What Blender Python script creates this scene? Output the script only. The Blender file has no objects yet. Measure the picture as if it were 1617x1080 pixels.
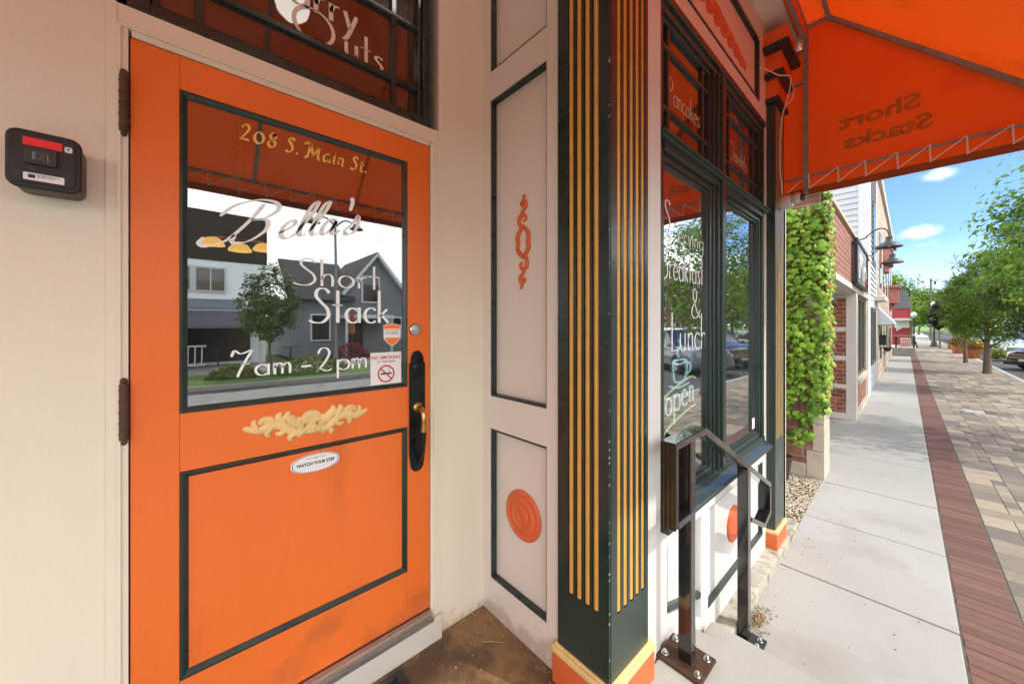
import bpy, math, random
from mathutils import Vector, Matrix, noise
S = bpy.context.scene
R = math.radians
# ---------------------------------------------------------------- camera
# all coordinates below are metres measured from the camera; ZO lifts them so that the sidewalk is z = 0
ZO = 1.70
TH = math.atan(639.5 / 574.2)
cam = bpy.data.cameras.new('camera')
cam.sensor_width = 36; cam.lens = 574.2 / 1617 * 36; cam.shift_y = -27 / 1617
cam.clip_start = 0.02; cam.clip_end = 3000
co = bpy.data.objects.new('camera', cam); S.collection.objects.link(co)
co.location = (0, 0, ZO); co.rotation_euler = (R(90), 0, TH); S.camera = co
# ---------------------------------------------------------------- sky and sun
SUN_EL, SUN_AZ = R(49), math.atan2(.92, .39)
W = bpy.data.worlds.new('World'); S.world = W; W.use_nodes = True
n, l = W.node_tree.nodes, W.node_tree.links; n.clear()
def N(nodes, t, **k):
    o = nodes.new(t)
    for a, b in k.items():
        if a.startswith('i_'):
            o.inputs[int(a[2:])].default_value = b
        else: setattr(o, a, b)
    return o
sky = N(n, 'ShaderNodeTexSky', sky_type='NISHITA', sun_disc=False, sun_elevation=SUN_EL, sun_rotation=SUN_AZ, altitude=200, air_density=1.0, dust_density=.3, ozone_density=2.5)
tc = N(n, 'ShaderNodeTexCoord'); nrm = N(n, 'ShaderNodeVectorMath', operation='NORMALIZE'); l.new(tc.outputs['Generated'], nrm.inputs[0])
sp = N(n, 'ShaderNodeSeparateXYZ'); l.new(nrm.outputs[0], sp.inputs[0])
mp = N(n, 'ShaderNodeMapping'); mp.inputs['Scale'].default_value = (1, 1, 3.4); mp.inputs['Location'].default_value = (.32, .1, .15); l.new(nrm.outputs[0], mp.inputs[0])
nz = N(n, 'ShaderNodeTexNoise'); nz.inputs['Scale'].default_value = 3.4; nz.inputs['Detail'].default_value = 7; nz.inputs['Roughness'].default_value = .55; l.new(mp.outputs[0], nz.inputs[0])
# the sky over the far side of the street (+X) is full of bright cloud, up the street only small puffs
ab = N(n, 'ShaderNodeMath', operation='ABSOLUTE'); l.new(sp.outputs[0], ab.inputs[0])  # mirrored to -X: unseen cloud bank added to light the facades opposite
bank = N(n, 'ShaderNodeMapRange', i_1=.10, i_2=.50, i_3=0.0, i_4=.42); l.new(ab.outputs[0], bank.inputs[0])
ad = N(n, 'ShaderNodeMath', operation='ADD'); l.new(nz.outputs[0], ad.inputs[0]); l.new(bank.outputs[0], ad.inputs[1])
cr = N(n, 'ShaderNodeMapRange', i_1=.60, i_2=.78, i_3=0, i_4=1); cr.interpolation_type = 'SMOOTHSTEP'; l.new(ad.outputs[0], cr.inputs[0])
pf = None
nc = N(n, 'ShaderNodeTexNoise'); nc.inputs['Scale'].default_value = 26; nc.inputs['Detail'].default_value = 6; l.new(nrm.outputs[0], nc.inputs[0])
for dv_, sc3 in (((.022, .9656, .259), (34, 12, 80)), ((.003, .9855, .166), (32, 12, 86))):
    sb_ = N(n, 'ShaderNodeVectorMath', operation='SUBTRACT'); sb_.inputs[1].default_value = dv_; l.new(nrm.outputs[0], sb_.inputs[0])
    ml = N(n, 'ShaderNodeVectorMath', operation='MULTIPLY'); ml.inputs[1].default_value = sc3; l.new(sb_.outputs[0], ml.inputs[0])
    ln_ = N(n, 'ShaderNodeVectorMath', operation='LENGTH'); l.new(ml.outputs[0], ln_.inputs[0])
    aa_ = N(n, 'ShaderNodeMath', operation='MULTIPLY_ADD', i_1=1.9, i_2=-.95); l.new(nc.outputs[0], aa_.inputs[0])
    a2_ = N(n, 'ShaderNodeMath', operation='SUBTRACT'); l.new(ln_.outputs['Value'], a2_.inputs[0]); l.new(aa_.outputs[0], a2_.inputs[1])
    f2_ = N(n, 'ShaderNodeMapRange', i_1=.0, i_2=1.05, i_3=.30, i_4=0); f2_.interpolation_type = 'SMOOTHSTEP'; l.new(a2_.outputs[0], f2_.inputs[0])
    if pf is None: pf = f2_.outputs[0]
    else:
        m2_ = N(n, 'ShaderNodeMath', operation='MAXIMUM'); l.new(pf, m2_.inputs[0]); l.new(f2_.outputs[0], m2_.inputs[1]); pf = m2_.outputs[0]
hor = N(n, 'ShaderNodeMapRange', i_1=0, i_2=.16, i_3=.22, i_4=0); l.new(sp.outputs[2], hor.inputs[0])
mx = N(n, 'ShaderNodeMath', operation='MAXIMUM'); l.new(cr.outputs[0], mx.inputs[0]); l.new(hor.outputs[0], mx.inputs[1])
tint = N(n, 'ShaderNodeMix', data_type='RGBA', blend_type='MULTIPLY'); tint.inputs[0].default_value = 1; tint.inputs[7].default_value = (.60, .75, 1.12, 1); l.new(sky.outputs[0], tint.inputs[6])
mix = N(n, 'ShaderNodeMix', data_type='RGBA'); mix.inputs[7].default_value = (13.5, 13.4, 13.2, 1); l.new(tint.outputs[2], mix.inputs[6]); l.new(mx.outputs[0], mix.inputs[0])
m3_ = N(n, 'ShaderNodeMath', operation='MAXIMUM'); l.new(mx.outputs[0], m3_.inputs[0]); l.new(pf, m3_.inputs[1]); l.new(m3_.outputs[0], mix.inputs[0])
bg = N(n, 'ShaderNodeBackground'); bg.inputs[1].default_value = .15; l.new(mix.outputs[2], bg.inputs[0])
wo = N(n, 'ShaderNodeOutputWorld'); l.new(bg.outputs[0], wo.inputs[0])
sl = bpy.data.lights.new('sun', 'SUN'); sl.energy = 2.1; sl.angle = R(.9); sl.color = (1, .95, .87)
so = bpy.data.objects.new('sun', sl); S.collection.objects.link(so)
sd = Vector((.92 * math.cos(SUN_EL), .39 * math.cos(SUN_EL), math.sin(SUN_EL)))
so.rotation_euler = sd.to_track_quat('Z', 'Y').to_euler(); so.location = (8, 4, 12)
S.view_settings.view_transform = 'Standard'; S.view_settings.look = 'None'; S.view_settings.gamma = 1
S.view_settings.exposure = 0.72
S.cycles.max_bounces = 8; S.cycles.diffuse_bounces = 5; S.cycles.glossy_bounces = 4; S.cycles.transparent_max_bounces = 12
S.cycles.sample_clamp_indirect = 6
# ---------------------------------------------------------------- materials
MATS = {}
def mat(name, col, rough=.5, var=.1, scale=6, bump=0, bscale=80, metal=0, spec=.5, stretch=(1, 1, 1), col2=None, c2=(.55, .7), c2scale=9, attr=None, transl=0, tcol=None, emit=None, estr=0, coat=0, siding=0, speck=None, fine=0, sag=None, grime=None):
    if name in MATS: return MATS[name]
    m = bpy.data.materials.new(name); m.use_nodes = True; MATS[name] = m
    n, l = m.node_tree.nodes, m.node_tree.links; n.clear()
    out = N(n, 'ShaderNodeOutputMaterial'); p = N(n, 'ShaderNodeBsdfPrincipled')
    tc = N(n, 'ShaderNodeTexCoord'); mp = N(n, 'ShaderNodeMapping'); mp.inputs['Scale'].default_value = stretch; l.new(tc.outputs['Object'], mp.inputs[0])
    nz = N(n, 'ShaderNodeTexNoise'); nz.inputs['Scale'].default_value = scale; nz.inputs['Detail'].default_value = 6; l.new(mp.outputs[0], nz.inputs[0])
    def shade(src, k):
        h = N(n, 'ShaderNodeMapRange', i_1=.25, i_2=.75, i_3=1 - k, i_4=1 + k); l.new(src, h.inputs[0]); return h.outputs[0]
    c = (*col, 1)
    base = N(n, 'ShaderNodeMix', data_type='RGBA'); base.inputs[0].default_value = 0; base.inputs[6].default_value = c; base.inputs[7].default_value = c
    cur = base.outputs[2]
    if attr:
        at = N(n, 'ShaderNodeAttribute', attribute_name='rnd'); rp = N(n, 'ShaderNodeValToRGB'); e = rp.color_ramp.elements
        while len(e) < len(attr): e.new(.5)
        for i, a in enumerate(attr): e[i].position = i / (len(attr) - 1); e[i].color = (*a, 1)
        l.new(at.outputs['Fac'], rp.inputs[0]); cur = rp.outputs[0]
    if col2:
        n2 = N(n, 'ShaderNodeTexNoise'); n2.inputs['Scale'].default_value = c2scale; n2.inputs['Detail'].default_value = 8; n2.inputs['Roughness'].default_value = .62; l.new(mp.outputs[0], n2.inputs[0])
        r2 = N(n, 'ShaderNodeMapRange', i_1=c2[0], i_2=c2[1], i_3=0, i_4=1); l.new(n2.outputs[0], r2.inputs[0])
        mc = N(n, 'ShaderNodeMix', data_type='RGBA'); mc.inputs[7].default_value = (*col2, 1); l.new(r2.outputs[0], mc.inputs[0]); l.new(cur, mc.inputs[6]); cur = mc.outputs[2]
    if speck:
        vo = N(n, 'ShaderNodeTexVoronoi'); vo.inputs['Scale'].default_value = speck[1]; l.new(tc.outputs['Object'], vo.inputs[0])
        r3 = N(n, 'ShaderNodeMapRange', i_1=speck[2], i_2=speck[2] * 1.6, i_3=1, i_4=0); l.new(vo.outputs['Distance'], r3.inputs[0])
        mc = N(n, 'ShaderNodeMix', data_type='RGBA'); mc.inputs[7].default_value = (*speck[0], 1); l.new(r3.outputs[0], mc.inputs[0]); l.new(cur, mc.inputs[6]); cur = mc.outputs[2]
    if grime:       # splashed dirt: ragged patches low on the wall (colour, height, noise scale, strength)
        sg_ = N(n, 'ShaderNodeSeparateXYZ'); l.new(tc.outputs['Object'], sg_.inputs[0])
        ng = N(n, 'ShaderNodeTexNoise'); ng.inputs['Scale'].default_value = grime[2]; ng.inputs['Detail'].default_value = 9; ng.inputs['Roughness'].default_value = .65; l.new(tc.outputs['Object'], ng.inputs[0])
        hg = N(n, 'ShaderNodeMapRange', i_1=0, i_2=grime[1], i_3=.24, i_4=-.14); l.new(sg_.outputs[2], hg.inputs[0])
        ag = N(n, 'ShaderNodeMath', operation='ADD'); l.new(ng.outputs[0], ag.inputs[0]); l.new(hg.outputs[0], ag.inputs[1])
        rg_ = N(n, 'ShaderNodeMapRange', i_1=.56, i_2=.72, i_3=0, i_4=grime[3]); l.new(ag.outputs[0], rg_.inputs[0])
        mg = N(n, 'ShaderNodeMix', data_type='RGBA'); mg.inputs[7].default_value = (*grime[0], 1); l.new(rg_.outputs[0], mg.inputs[0]); l.new(cur, mg.inputs[6]); cur = mg.outputs[2]
    mul = N(n, 'ShaderNodeVectorMath', operation='SCALE'); l.new(cur, mul.inputs[0]); l.new(shade(nz.outputs[0], var), mul.inputs['Scale']); cur = mul.outputs[0]
    if fine:
        nf = N(n, 'ShaderNodeTexNoise'); nf.inputs['Scale'].default_value = 180; nf.inputs['Detail'].default_value = 3; l.new(mp.outputs[0], nf.inputs[0])
        mul = N(n, 'ShaderNodeVectorMath', operation='SCALE'); l.new(cur, mul.inputs[0]); l.new(shade(nf.outputs[0], fine), mul.inputs['Scale']); cur = mul.outputs[0]
    l.new(cur, p.inputs['Base Color'])
    rr = N(n, 'ShaderNodeMapRange', i_1=.3, i_2=.7, i_3=max(0, rough - .08), i_4=min(1, rough + .1)); l.new(nz.outputs[0], rr.inputs[0]); l.new(rr.outputs[0], p.inputs['Roughness'])
    p.inputs['Metallic'].default_value = metal; p.inputs['Specular IOR Level'].default_value = spec; p.inputs['Coat Weight'].default_value = coat
    hsrc = None
    if siding:
        s2 = N(n, 'ShaderNodeSeparateXYZ'); l.new(tc.outputs['Object'], s2.inputs[0])
        md = N(n, 'ShaderNodeMath', operation='MODULO', i_1=siding); l.new(s2.outputs[2], md.inputs[0])
        aa = N(n, 'ShaderNodeMath', operation='ADD', i_1=siding * 50); l.new(s2.outputs[2], aa.inputs[0]); l.new(aa.outputs[0], md.inputs[0])
        dv = N(n, 'ShaderNodeMapRange', i_1=0, i_2=siding, i_3=1, i_4=0); l.new(md.outputs[0], dv.inputs[0])
        b0 = N(n, 'ShaderNodeBump'); b0.inputs['Strength'].default_value = 1; b0.inputs['Distance'].default_value = siding * .35; l.new(dv.outputs[0], b0.inputs['Height']); hsrc = b0
    if sag:
        mw = N(n, 'ShaderNodeMapping'); mw.inputs['Scale'].default_value = sag[2]; l.new(tc.outputs['Object'], mw.inputs[0])
        nw = N(n, 'ShaderNodeTexNoise'); nw.inputs['Scale'].default_value = sag[0]; nw.inputs['Detail'].default_value = 2; l.new(mw.outputs[0], nw.inputs[0])
        b5 = N(n, 'ShaderNodeBump'); b5.inputs['Strength'].default_value = 1; b5.inputs['Distance'].default_value = sag[1]; l.new(nw.outputs[0], b5.inputs['Height']); hsrc = b5
    if bump:
        nb = N(n, 'ShaderNodeTexNoise'); nb.inputs['Scale'].default_value = bscale; nb.inputs['Detail'].default_value = 5; l.new(mp.outputs[0], nb.inputs[0])
        b = N(n, 'ShaderNodeBump'); b.inputs['Strength'].default_value = .6; b.inputs['Distance'].default_value = bump; l.new(nb.outputs[0], b.inputs['Height'])
        if hsrc: l.new(hsrc.outputs[0], b.inputs['Normal'])
        hsrc = b
    if hsrc: l.new(hsrc.outputs[0], p.inputs['Normal'])
    if emit: p.inputs['Emission Color'].default_value = (*emit, 1); p.inputs['Emission Strength'].default_value = estr
    sh = p.outputs[0]
    if transl:
        t = N(n, 'ShaderNodeBsdfTranslucent')
        if tcol: t.inputs[0].default_value = (*tcol, 1)
        else: l.new(cur, t.inputs[0])
        ms = N(n, 'ShaderNodeMixShader'); ms.inputs[0].default_value = transl; l.new(sh, ms.inputs[1]); l.new(t.outputs[0], ms.inputs[2]); sh = ms.outputs[0]
    l.new(sh, out.inputs[0]); return m
def glassmat(name, refl=.34, tint=(.8, .86, .84), film=.025):
    m = bpy.data.materials.new(name); m.use_nodes = True; n, l = m.node_tree.nodes, m.node_tree.links; n.clear()
    out = N(n, 'ShaderNodeOutputMaterial'); g = N(n, 'ShaderNodeBsdfGlossy'); g.inputs['Roughness'].default_value = .004; g.inputs[0].default_value = (.97, .98, 1, 1)
    t = N(n, 'ShaderNodeBsdfTransparent'); t.inputs[0].default_value = (*tint, 1)
    fr = N(n, 'ShaderNodeFresnel'); ge = N(n, 'ShaderNodeNewGeometry'); io = N(n, 'ShaderNodeMapRange', i_1=0, i_2=1, i_3=1.5, i_4=1 / 1.5); l.new(ge.outputs['Backfacing'], io.inputs[0]); l.new(io.outputs[0], fr.inputs[0])   # same reflectance from both sides of a thin pane
    mr = N(n, 'ShaderNodeMapRange', i_1=.04, i_2=1, i_3=refl, i_4=1); l.new(fr.outputs[0], mr.inputs[0])
    tc = N(n, 'ShaderNodeTexCoord'); nz = N(n, 'ShaderNodeTexNoise'); nz.inputs['Scale'].default_value = 2.2; l.new(tc.outputs['Object'], nz.inputs[0])
    b = N(n, 'ShaderNodeBump'); b.inputs['Strength'].default_value = .25; b.inputs['Distance'].default_value = .0012; l.new(nz.outputs[0], b.inputs['Height']); l.new(b.outputs[0], g.inputs['Normal'])
    ms = N(n, 'ShaderNodeMixShader'); l.new(mr.outputs[0], ms.inputs[0]); l.new(t.outputs[0], ms.inputs[1]); l.new(g.outputs[0], ms.inputs[2])
    df = N(n, 'ShaderNodeBsdfDiffuse'); df.inputs[0].default_value = (.55, .54, .52, 1); n9 = N(n, 'ShaderNodeTexNoise'); n9.inputs['Scale'].default_value = 5; n9.inputs['Detail'].default_value = 8; l.new(tc.outputs['Object'], n9.inputs[0])
    m9 = N(n, 'ShaderNodeMapRange', i_1=.35, i_2=.75, i_3=film * .5, i_4=film * 1.7); l.new(n9.outputs[0], m9.inputs[0])     # dust-like grey veil added to mute the red in reflections
    ms9 = N(n, 'ShaderNodeMixShader'); l.new(m9.outputs[0], ms9.inputs[0]); l.new(ms.outputs[0], ms9.inputs[1]); l.new(df.outputs[0], ms9.inputs[2]); l.new(ms9.outputs[0], out.inputs[0]); return m
def brickmat(name, c1, c2, mortar, bw, bh, axis='YZ', ms=.012, bump=.004, offset=.5, squash=1.0, rough=.85):
    m = bpy.data.materials.new(name); m.use_nodes = True; n, l = m.node_tree.nodes, m.node_tree.links; n.clear()
    out = N(n, 'ShaderNodeOutputMaterial'); p = N(n, 'ShaderNodeBsdfPrincipled'); p.inputs['Roughness'].default_value = rough
    tc = N(n, 'ShaderNodeTexCoord'); s = N(n, 'ShaderNodeSeparateXYZ'); l.new(tc.outputs['Object'], s.inputs[0])
    a = N(n, 'ShaderNodeMath', operation='ADD'); l.new(s.outputs[0], a.inputs[0]); l.new(s.outputs[1], a.inputs[1])
    c = N(n, 'ShaderNodeCombineXYZ'); l.new(a.outputs[0], c.inputs[0]); l.new(s.outputs[2], c.inputs[1])
    b = N(n, 'ShaderNodeTexBrick'); b.offset = offset; l.new(c.outputs[0], b.inputs[0])
    b.inputs['Color1'].default_value = (*c1, 1); b.inputs['Color2'].default_value = (*c2, 1); b.inputs['Mortar'].default_value = (*mortar, 1)
    b.inputs['Scale'].default_value = 1; b.inputs['Mortar Size'].default_value = ms * .5; b.inputs['Brick Width'].default_value = bw; b.inputs['Row Height'].default_value = bh; b.inputs['Mortar Smooth'].default_value = .2
    nz = N(n, 'ShaderNodeTexNoise'); nz.inputs['Scale'].default_value = 14; nz.inputs['Detail'].default_value = 8; l.new(tc.outputs['Object'], nz.inputs[0])
    mr = N(n, 'ShaderNodeMapRange', i_1=.3, i_2=.7, i_3=.72, i_4=1.25); l.new(nz.outputs[0], mr.inputs[0])
    sc = N(n, 'ShaderNodeVectorMath', operation='SCALE'); l.new(b.outputs[0], sc.inputs[0]); l.new(mr.outputs[0], sc.inputs['Scale']); l.new(sc.outputs[0], p.inputs['Base Color'])
    iv = N(n, 'ShaderNodeMath', operation='SUBTRACT', i_0=1.0); l.new(b.outputs['Fac'], iv.inputs[1])
    ax = N(n, 'ShaderNodeMath', operation='MULTIPLY_ADD', i_1=.25); l.new(nz.outputs[0], ax.inputs[0]); l.new(iv.outputs[0], ax.inputs[2])
    bp = N(n, 'ShaderNodeBump'); bp.inputs['Distance'].default_value = bump; bp.inputs['Strength'].default_value = .9; l.new(ax.outputs[0], bp.inputs['Height']); l.new(bp.outputs[0], p.inputs['Normal'])
    l.new(p.outputs[0], out.inputs[0]); return m
# ---------------------------------------------------------------- mesh helpers
C = S.collection
def wloc(o):
    v = Vector((0, 0, 0))
    while o: v += o.location; o = o.parent
    return v
def rotp(v, a):
    if not a: return v
    c, s = math.cos(a), math.sin(a); return (v[0] * c - v[1] * s, v[0] * s + v[1] * c, v[2])
def spline(P, k=6, closed=False):
    P = [Vector(p) for p in P]; out = []; m = len(P)
    if m < 3: return P
    segs = m if closed else m - 1
    for i in range(segs):
        g = lambda j: P[j % m] if closed else P[max(0, min(m - 1, j))]
        a, b, c, d = g(i - 1), g(i), g(i + 1), g(i + 2)
        for q in range(k):
            t = q / k; out.append(.5 * ((2 * b) + (c - a) * t + (2 * a - 5 * b + 4 * c - d) * t * t + (3 * b - a - 3 * c + d) * t ** 3))
    if not closed: out.append(P[-1])
    return out
class MB:
    def __init__(s): s.v = []; s.f = []; s.r = []
    def add(s, vs, fs, rnd=None):
        o = len(s.v); s.v += [tuple(x) for x in vs]; s.f += [tuple(i + o for i in f) for f in fs]
        s.r += [rnd if rnd is not None else .5] * len(fs); return s
    def box(s, x0, x1, y0, y1, z0, z1, rnd=None):
        x0, x1 = sorted((x0, x1)); y0, y1 = sorted((y0, y1)); z0, z1 = sorted((z0, z1))
        return s.add([(x0, y0, z0), (x1, y0, z0), (x1, y1, z0), (x0, y1, z0), (x0, y0, z1), (x1, y0, z1), (x1, y1, z1), (x0, y1, z1)],
                     [(3, 2, 1, 0), (4, 5, 6, 7), (0, 1, 5, 4), (1, 2, 6, 5), (2, 3, 7, 6), (3, 0, 4, 7)], rnd)
    def prism(s, pts, c0, c1, plane='X', rnd=None):      # 2D outline swept between two depths
        m = len(pts); f = {'X': lambda a, b, c: (c, a, b), 'Y': lambda a, b, c: (a, c, b), 'Z': lambda a, b, c: (a, b, c)}[plane]
        vs = [f(a, b, c0) for a, b in pts] + [f(a, b, c1) for a, b in pts]
        fs = [tuple(range(m))[::-1], tuple(range(m, 2 * m))] + [(i, (i + 1) % m, m + (i + 1) % m, m + i) for i in range(m)]
        return s.add(vs, fs, rnd)
    def tube(s, pts, r, nn=8, flat=None, caps=True, rnd=None):
        pts = [Vector(p) for p in pts]; m = len(pts); rs = r if isinstance(r, (list, tuple)) else [r] * m
        vs = []; up = None
        for i, p in enumerate(pts):
            t = (pts[min(i + 1, m - 1)] - pts[max(i - 1, 0)]).normalized()
            if up is None: up = Vector((0, 0, 1)) if abs(t.z) < .9 else Vector((1, 0, 0))
            if flat: up = Vector(flat[0])
            a = t.cross(up)
            if a.length < 1e-4: a = t.orthogonal()
            a.normalize(); b = a.cross(t).normalized()
            if not flat: up = b
            k = flat[1] if flat else 1
            for j in range(nn):
                an = 2 * math.pi * j / nn + math.pi / nn; vs.append(p + a * math.cos(an) * rs[i] + b * math.sin(an) * rs[i] * k)
        fs = [(i * nn + j, i * nn + (j + 1) % nn, (i + 1) * nn + (j + 1) % nn, (i + 1) * nn + j) for i in range(m - 1) for j in range(nn)]
        if caps: fs += [tuple(range(nn))[::-1], tuple(range((m - 1) * nn, m * nn))]
        return s.add(vs, fs, rnd)
    def lathe(s, prof, c=(0, 0, 0), axis='Z', nn=24, rnd=None):   # prof: (radius, height)
        f = {'Z': lambda r, a, h: (c[0] + r * math.cos(a), c[1] + r * math.sin(a), c[2] + h), 'X': lambda r, a, h: (c[0] + h, c[1] + r * math.cos(a), c[2] + r * math.sin(a)),
             'Y': lambda r, a, h: (c[0] + r * math.cos(a), c[1] + h, c[2] + r * math.sin(a))}[axis]
        m = len(prof); vs = [f(r, 2 * math.pi * j / nn, h) for r, h in prof for j in range(nn)]
        fs = [(i * nn + j, i * nn + (j + 1) % nn, (i + 1) * nn + (j + 1) % nn, (i + 1) * nn + j) for i in range(m - 1) for j in range(nn)]
        fs += [tuple(range(nn))[::-1], tuple(range((m - 1) * nn, m * nn))]
        return s.add(vs, fs, rnd)
    def build(s, name, m, parent=None, rot=0, local=False, bevel=0, smooth=False, seg=2, kind=None):
        vs = s.v if local else [rotp((x, y, z + ZO), rot) for x, y, z in s.v]
        if local: off = Vector((0, 0, 0))
        elif parent: off = wloc(parent)
        else:
            xs, ys, zs = zip(*vs); off = Vector(((min(xs) + max(xs)) / 2, (min(ys) + max(ys)) / 2, min(zs)))
        me = bpy.data.meshes.new(name); me.from_pydata([tuple(Vector(v) - off) for v in vs], [], s.f); me.update()
        if len(set(s.r)) > 1:
            at = me.attributes.new('rnd', 'FLOAT', 'FACE'); at.data.foreach_set('value', s.r)
        me.materials.append(m)
        o = bpy.data.objects.new(name, me); C.objects.link(o)
        import bmesh
        bm = bmesh.new(); bm.from_mesh(me); bmesh.ops.recalc_face_normals(bm, faces=bm.faces) if len(s.f) < 4000 else None; bm.to_mesh(me); bm.free()
        if smooth:
            me.polygons.foreach_set('use_smooth', [True] * len(me.polygons)); me.set_sharp_from_angle(angle=R(40))
        if parent: o.parent = parent
        elif not local: o.location = off
        if bevel:
            b = o.modifiers.new('bevel', 'BEVEL'); b.width = bevel; b.segments = seg; b.limit_method = 'ANGLE'; b.angle_limit = R(40)
        if kind: o['kind'] = kind
        return o
def tag(o, label, cat, group=None, kind=None):
    o['label'] = label; o['category'] = cat
    if group: o['group'] = group
    if kind: o['kind'] = kind
    return o
def thing(name, label, cat, loc=(0, 0, 0), group=None, rot=0, local=False):
    o = bpy.data.objects.new(name, None); C.objects.link(o); o.empty_display_size = .2
    o.location = loc if local else rotp((loc[0], loc[1], loc[2] + ZO), rot)
    return tag(o, label, cat, group)
def copy_tree(o, parent=None):
    c = o.copy(); C.objects.link(c)
    if parent: c.parent = parent
    for ch in list(o.children): copy_tree(ch, c)
    return c
_curve_tmp = []
def outline_mesh(mb, splines, plane, c0, depth, bold=0):      # filled 2D outlines (with holes), extruded
    cu = bpy.data.curves.new('outline', 'CURVE'); cu.dimensions = '2D'; cu.fill_mode = 'BOTH'; cu.extrude = depth / 2; cu.offset = bold
    for pts in splines:
        sp_ = cu.splines.new('POLY'); sp_.points.add(len(pts) - 1); sp_.use_cyclic_u = True
        for q, (a, b) in enumerate(pts): sp_.points[q].co = (a, b, 0, 1)
    grab(mb, cu, plane, c0 + depth / 2 if plane != 'Y' else c0 - depth / 2)
def text_mesh(mb, txt, h, a, b, plane, c0, depth=.001, bold=0, sx=1, shear=0, align='CENTER', ang=0, mirror=False):
    cu = bpy.data.curves.new('text', 'FONT'); cu.body = txt; cu.size = h * 1.38; cu.extrude = depth / 2; cu.offset = bold; cu.shear = shear; cu.align_x = align; cu.align_y = 'CENTER'; cu.resolution_u = 3
    grab(mb, cu, plane, c0, (a, b), sx * (-1 if mirror else 1), ang)
def grab(mb, cu, plane, c, off=(0, 0), sx=1, ang=0):
    o = bpy.data.objects.new('tmp', cu); C.objects.link(o); dg = bpy.context.evaluated_depsgraph_get()
    me = bpy.data.meshes.new_from_object(o.evaluated_get(dg)); ca, sa = math.cos(ang), math.sin(ang)
    vs = []
    for v in me.vertices:
        x, y, z = v.co; x *= sx; x, y = x * ca - y * sa + off[0], x * sa + y * ca + off[1]
        vs.append({'X': (c + z, x, y), 'Y': (x, c - z, y), 'Z': (x, y, c + z)}[plane])
    mb.add(vs, [tuple(p.vertices) for p in me.polygons])
    bpy.data.objects.remove(o); bpy.data.curves.remove(cu); bpy.data.meshes.remove(me)
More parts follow.
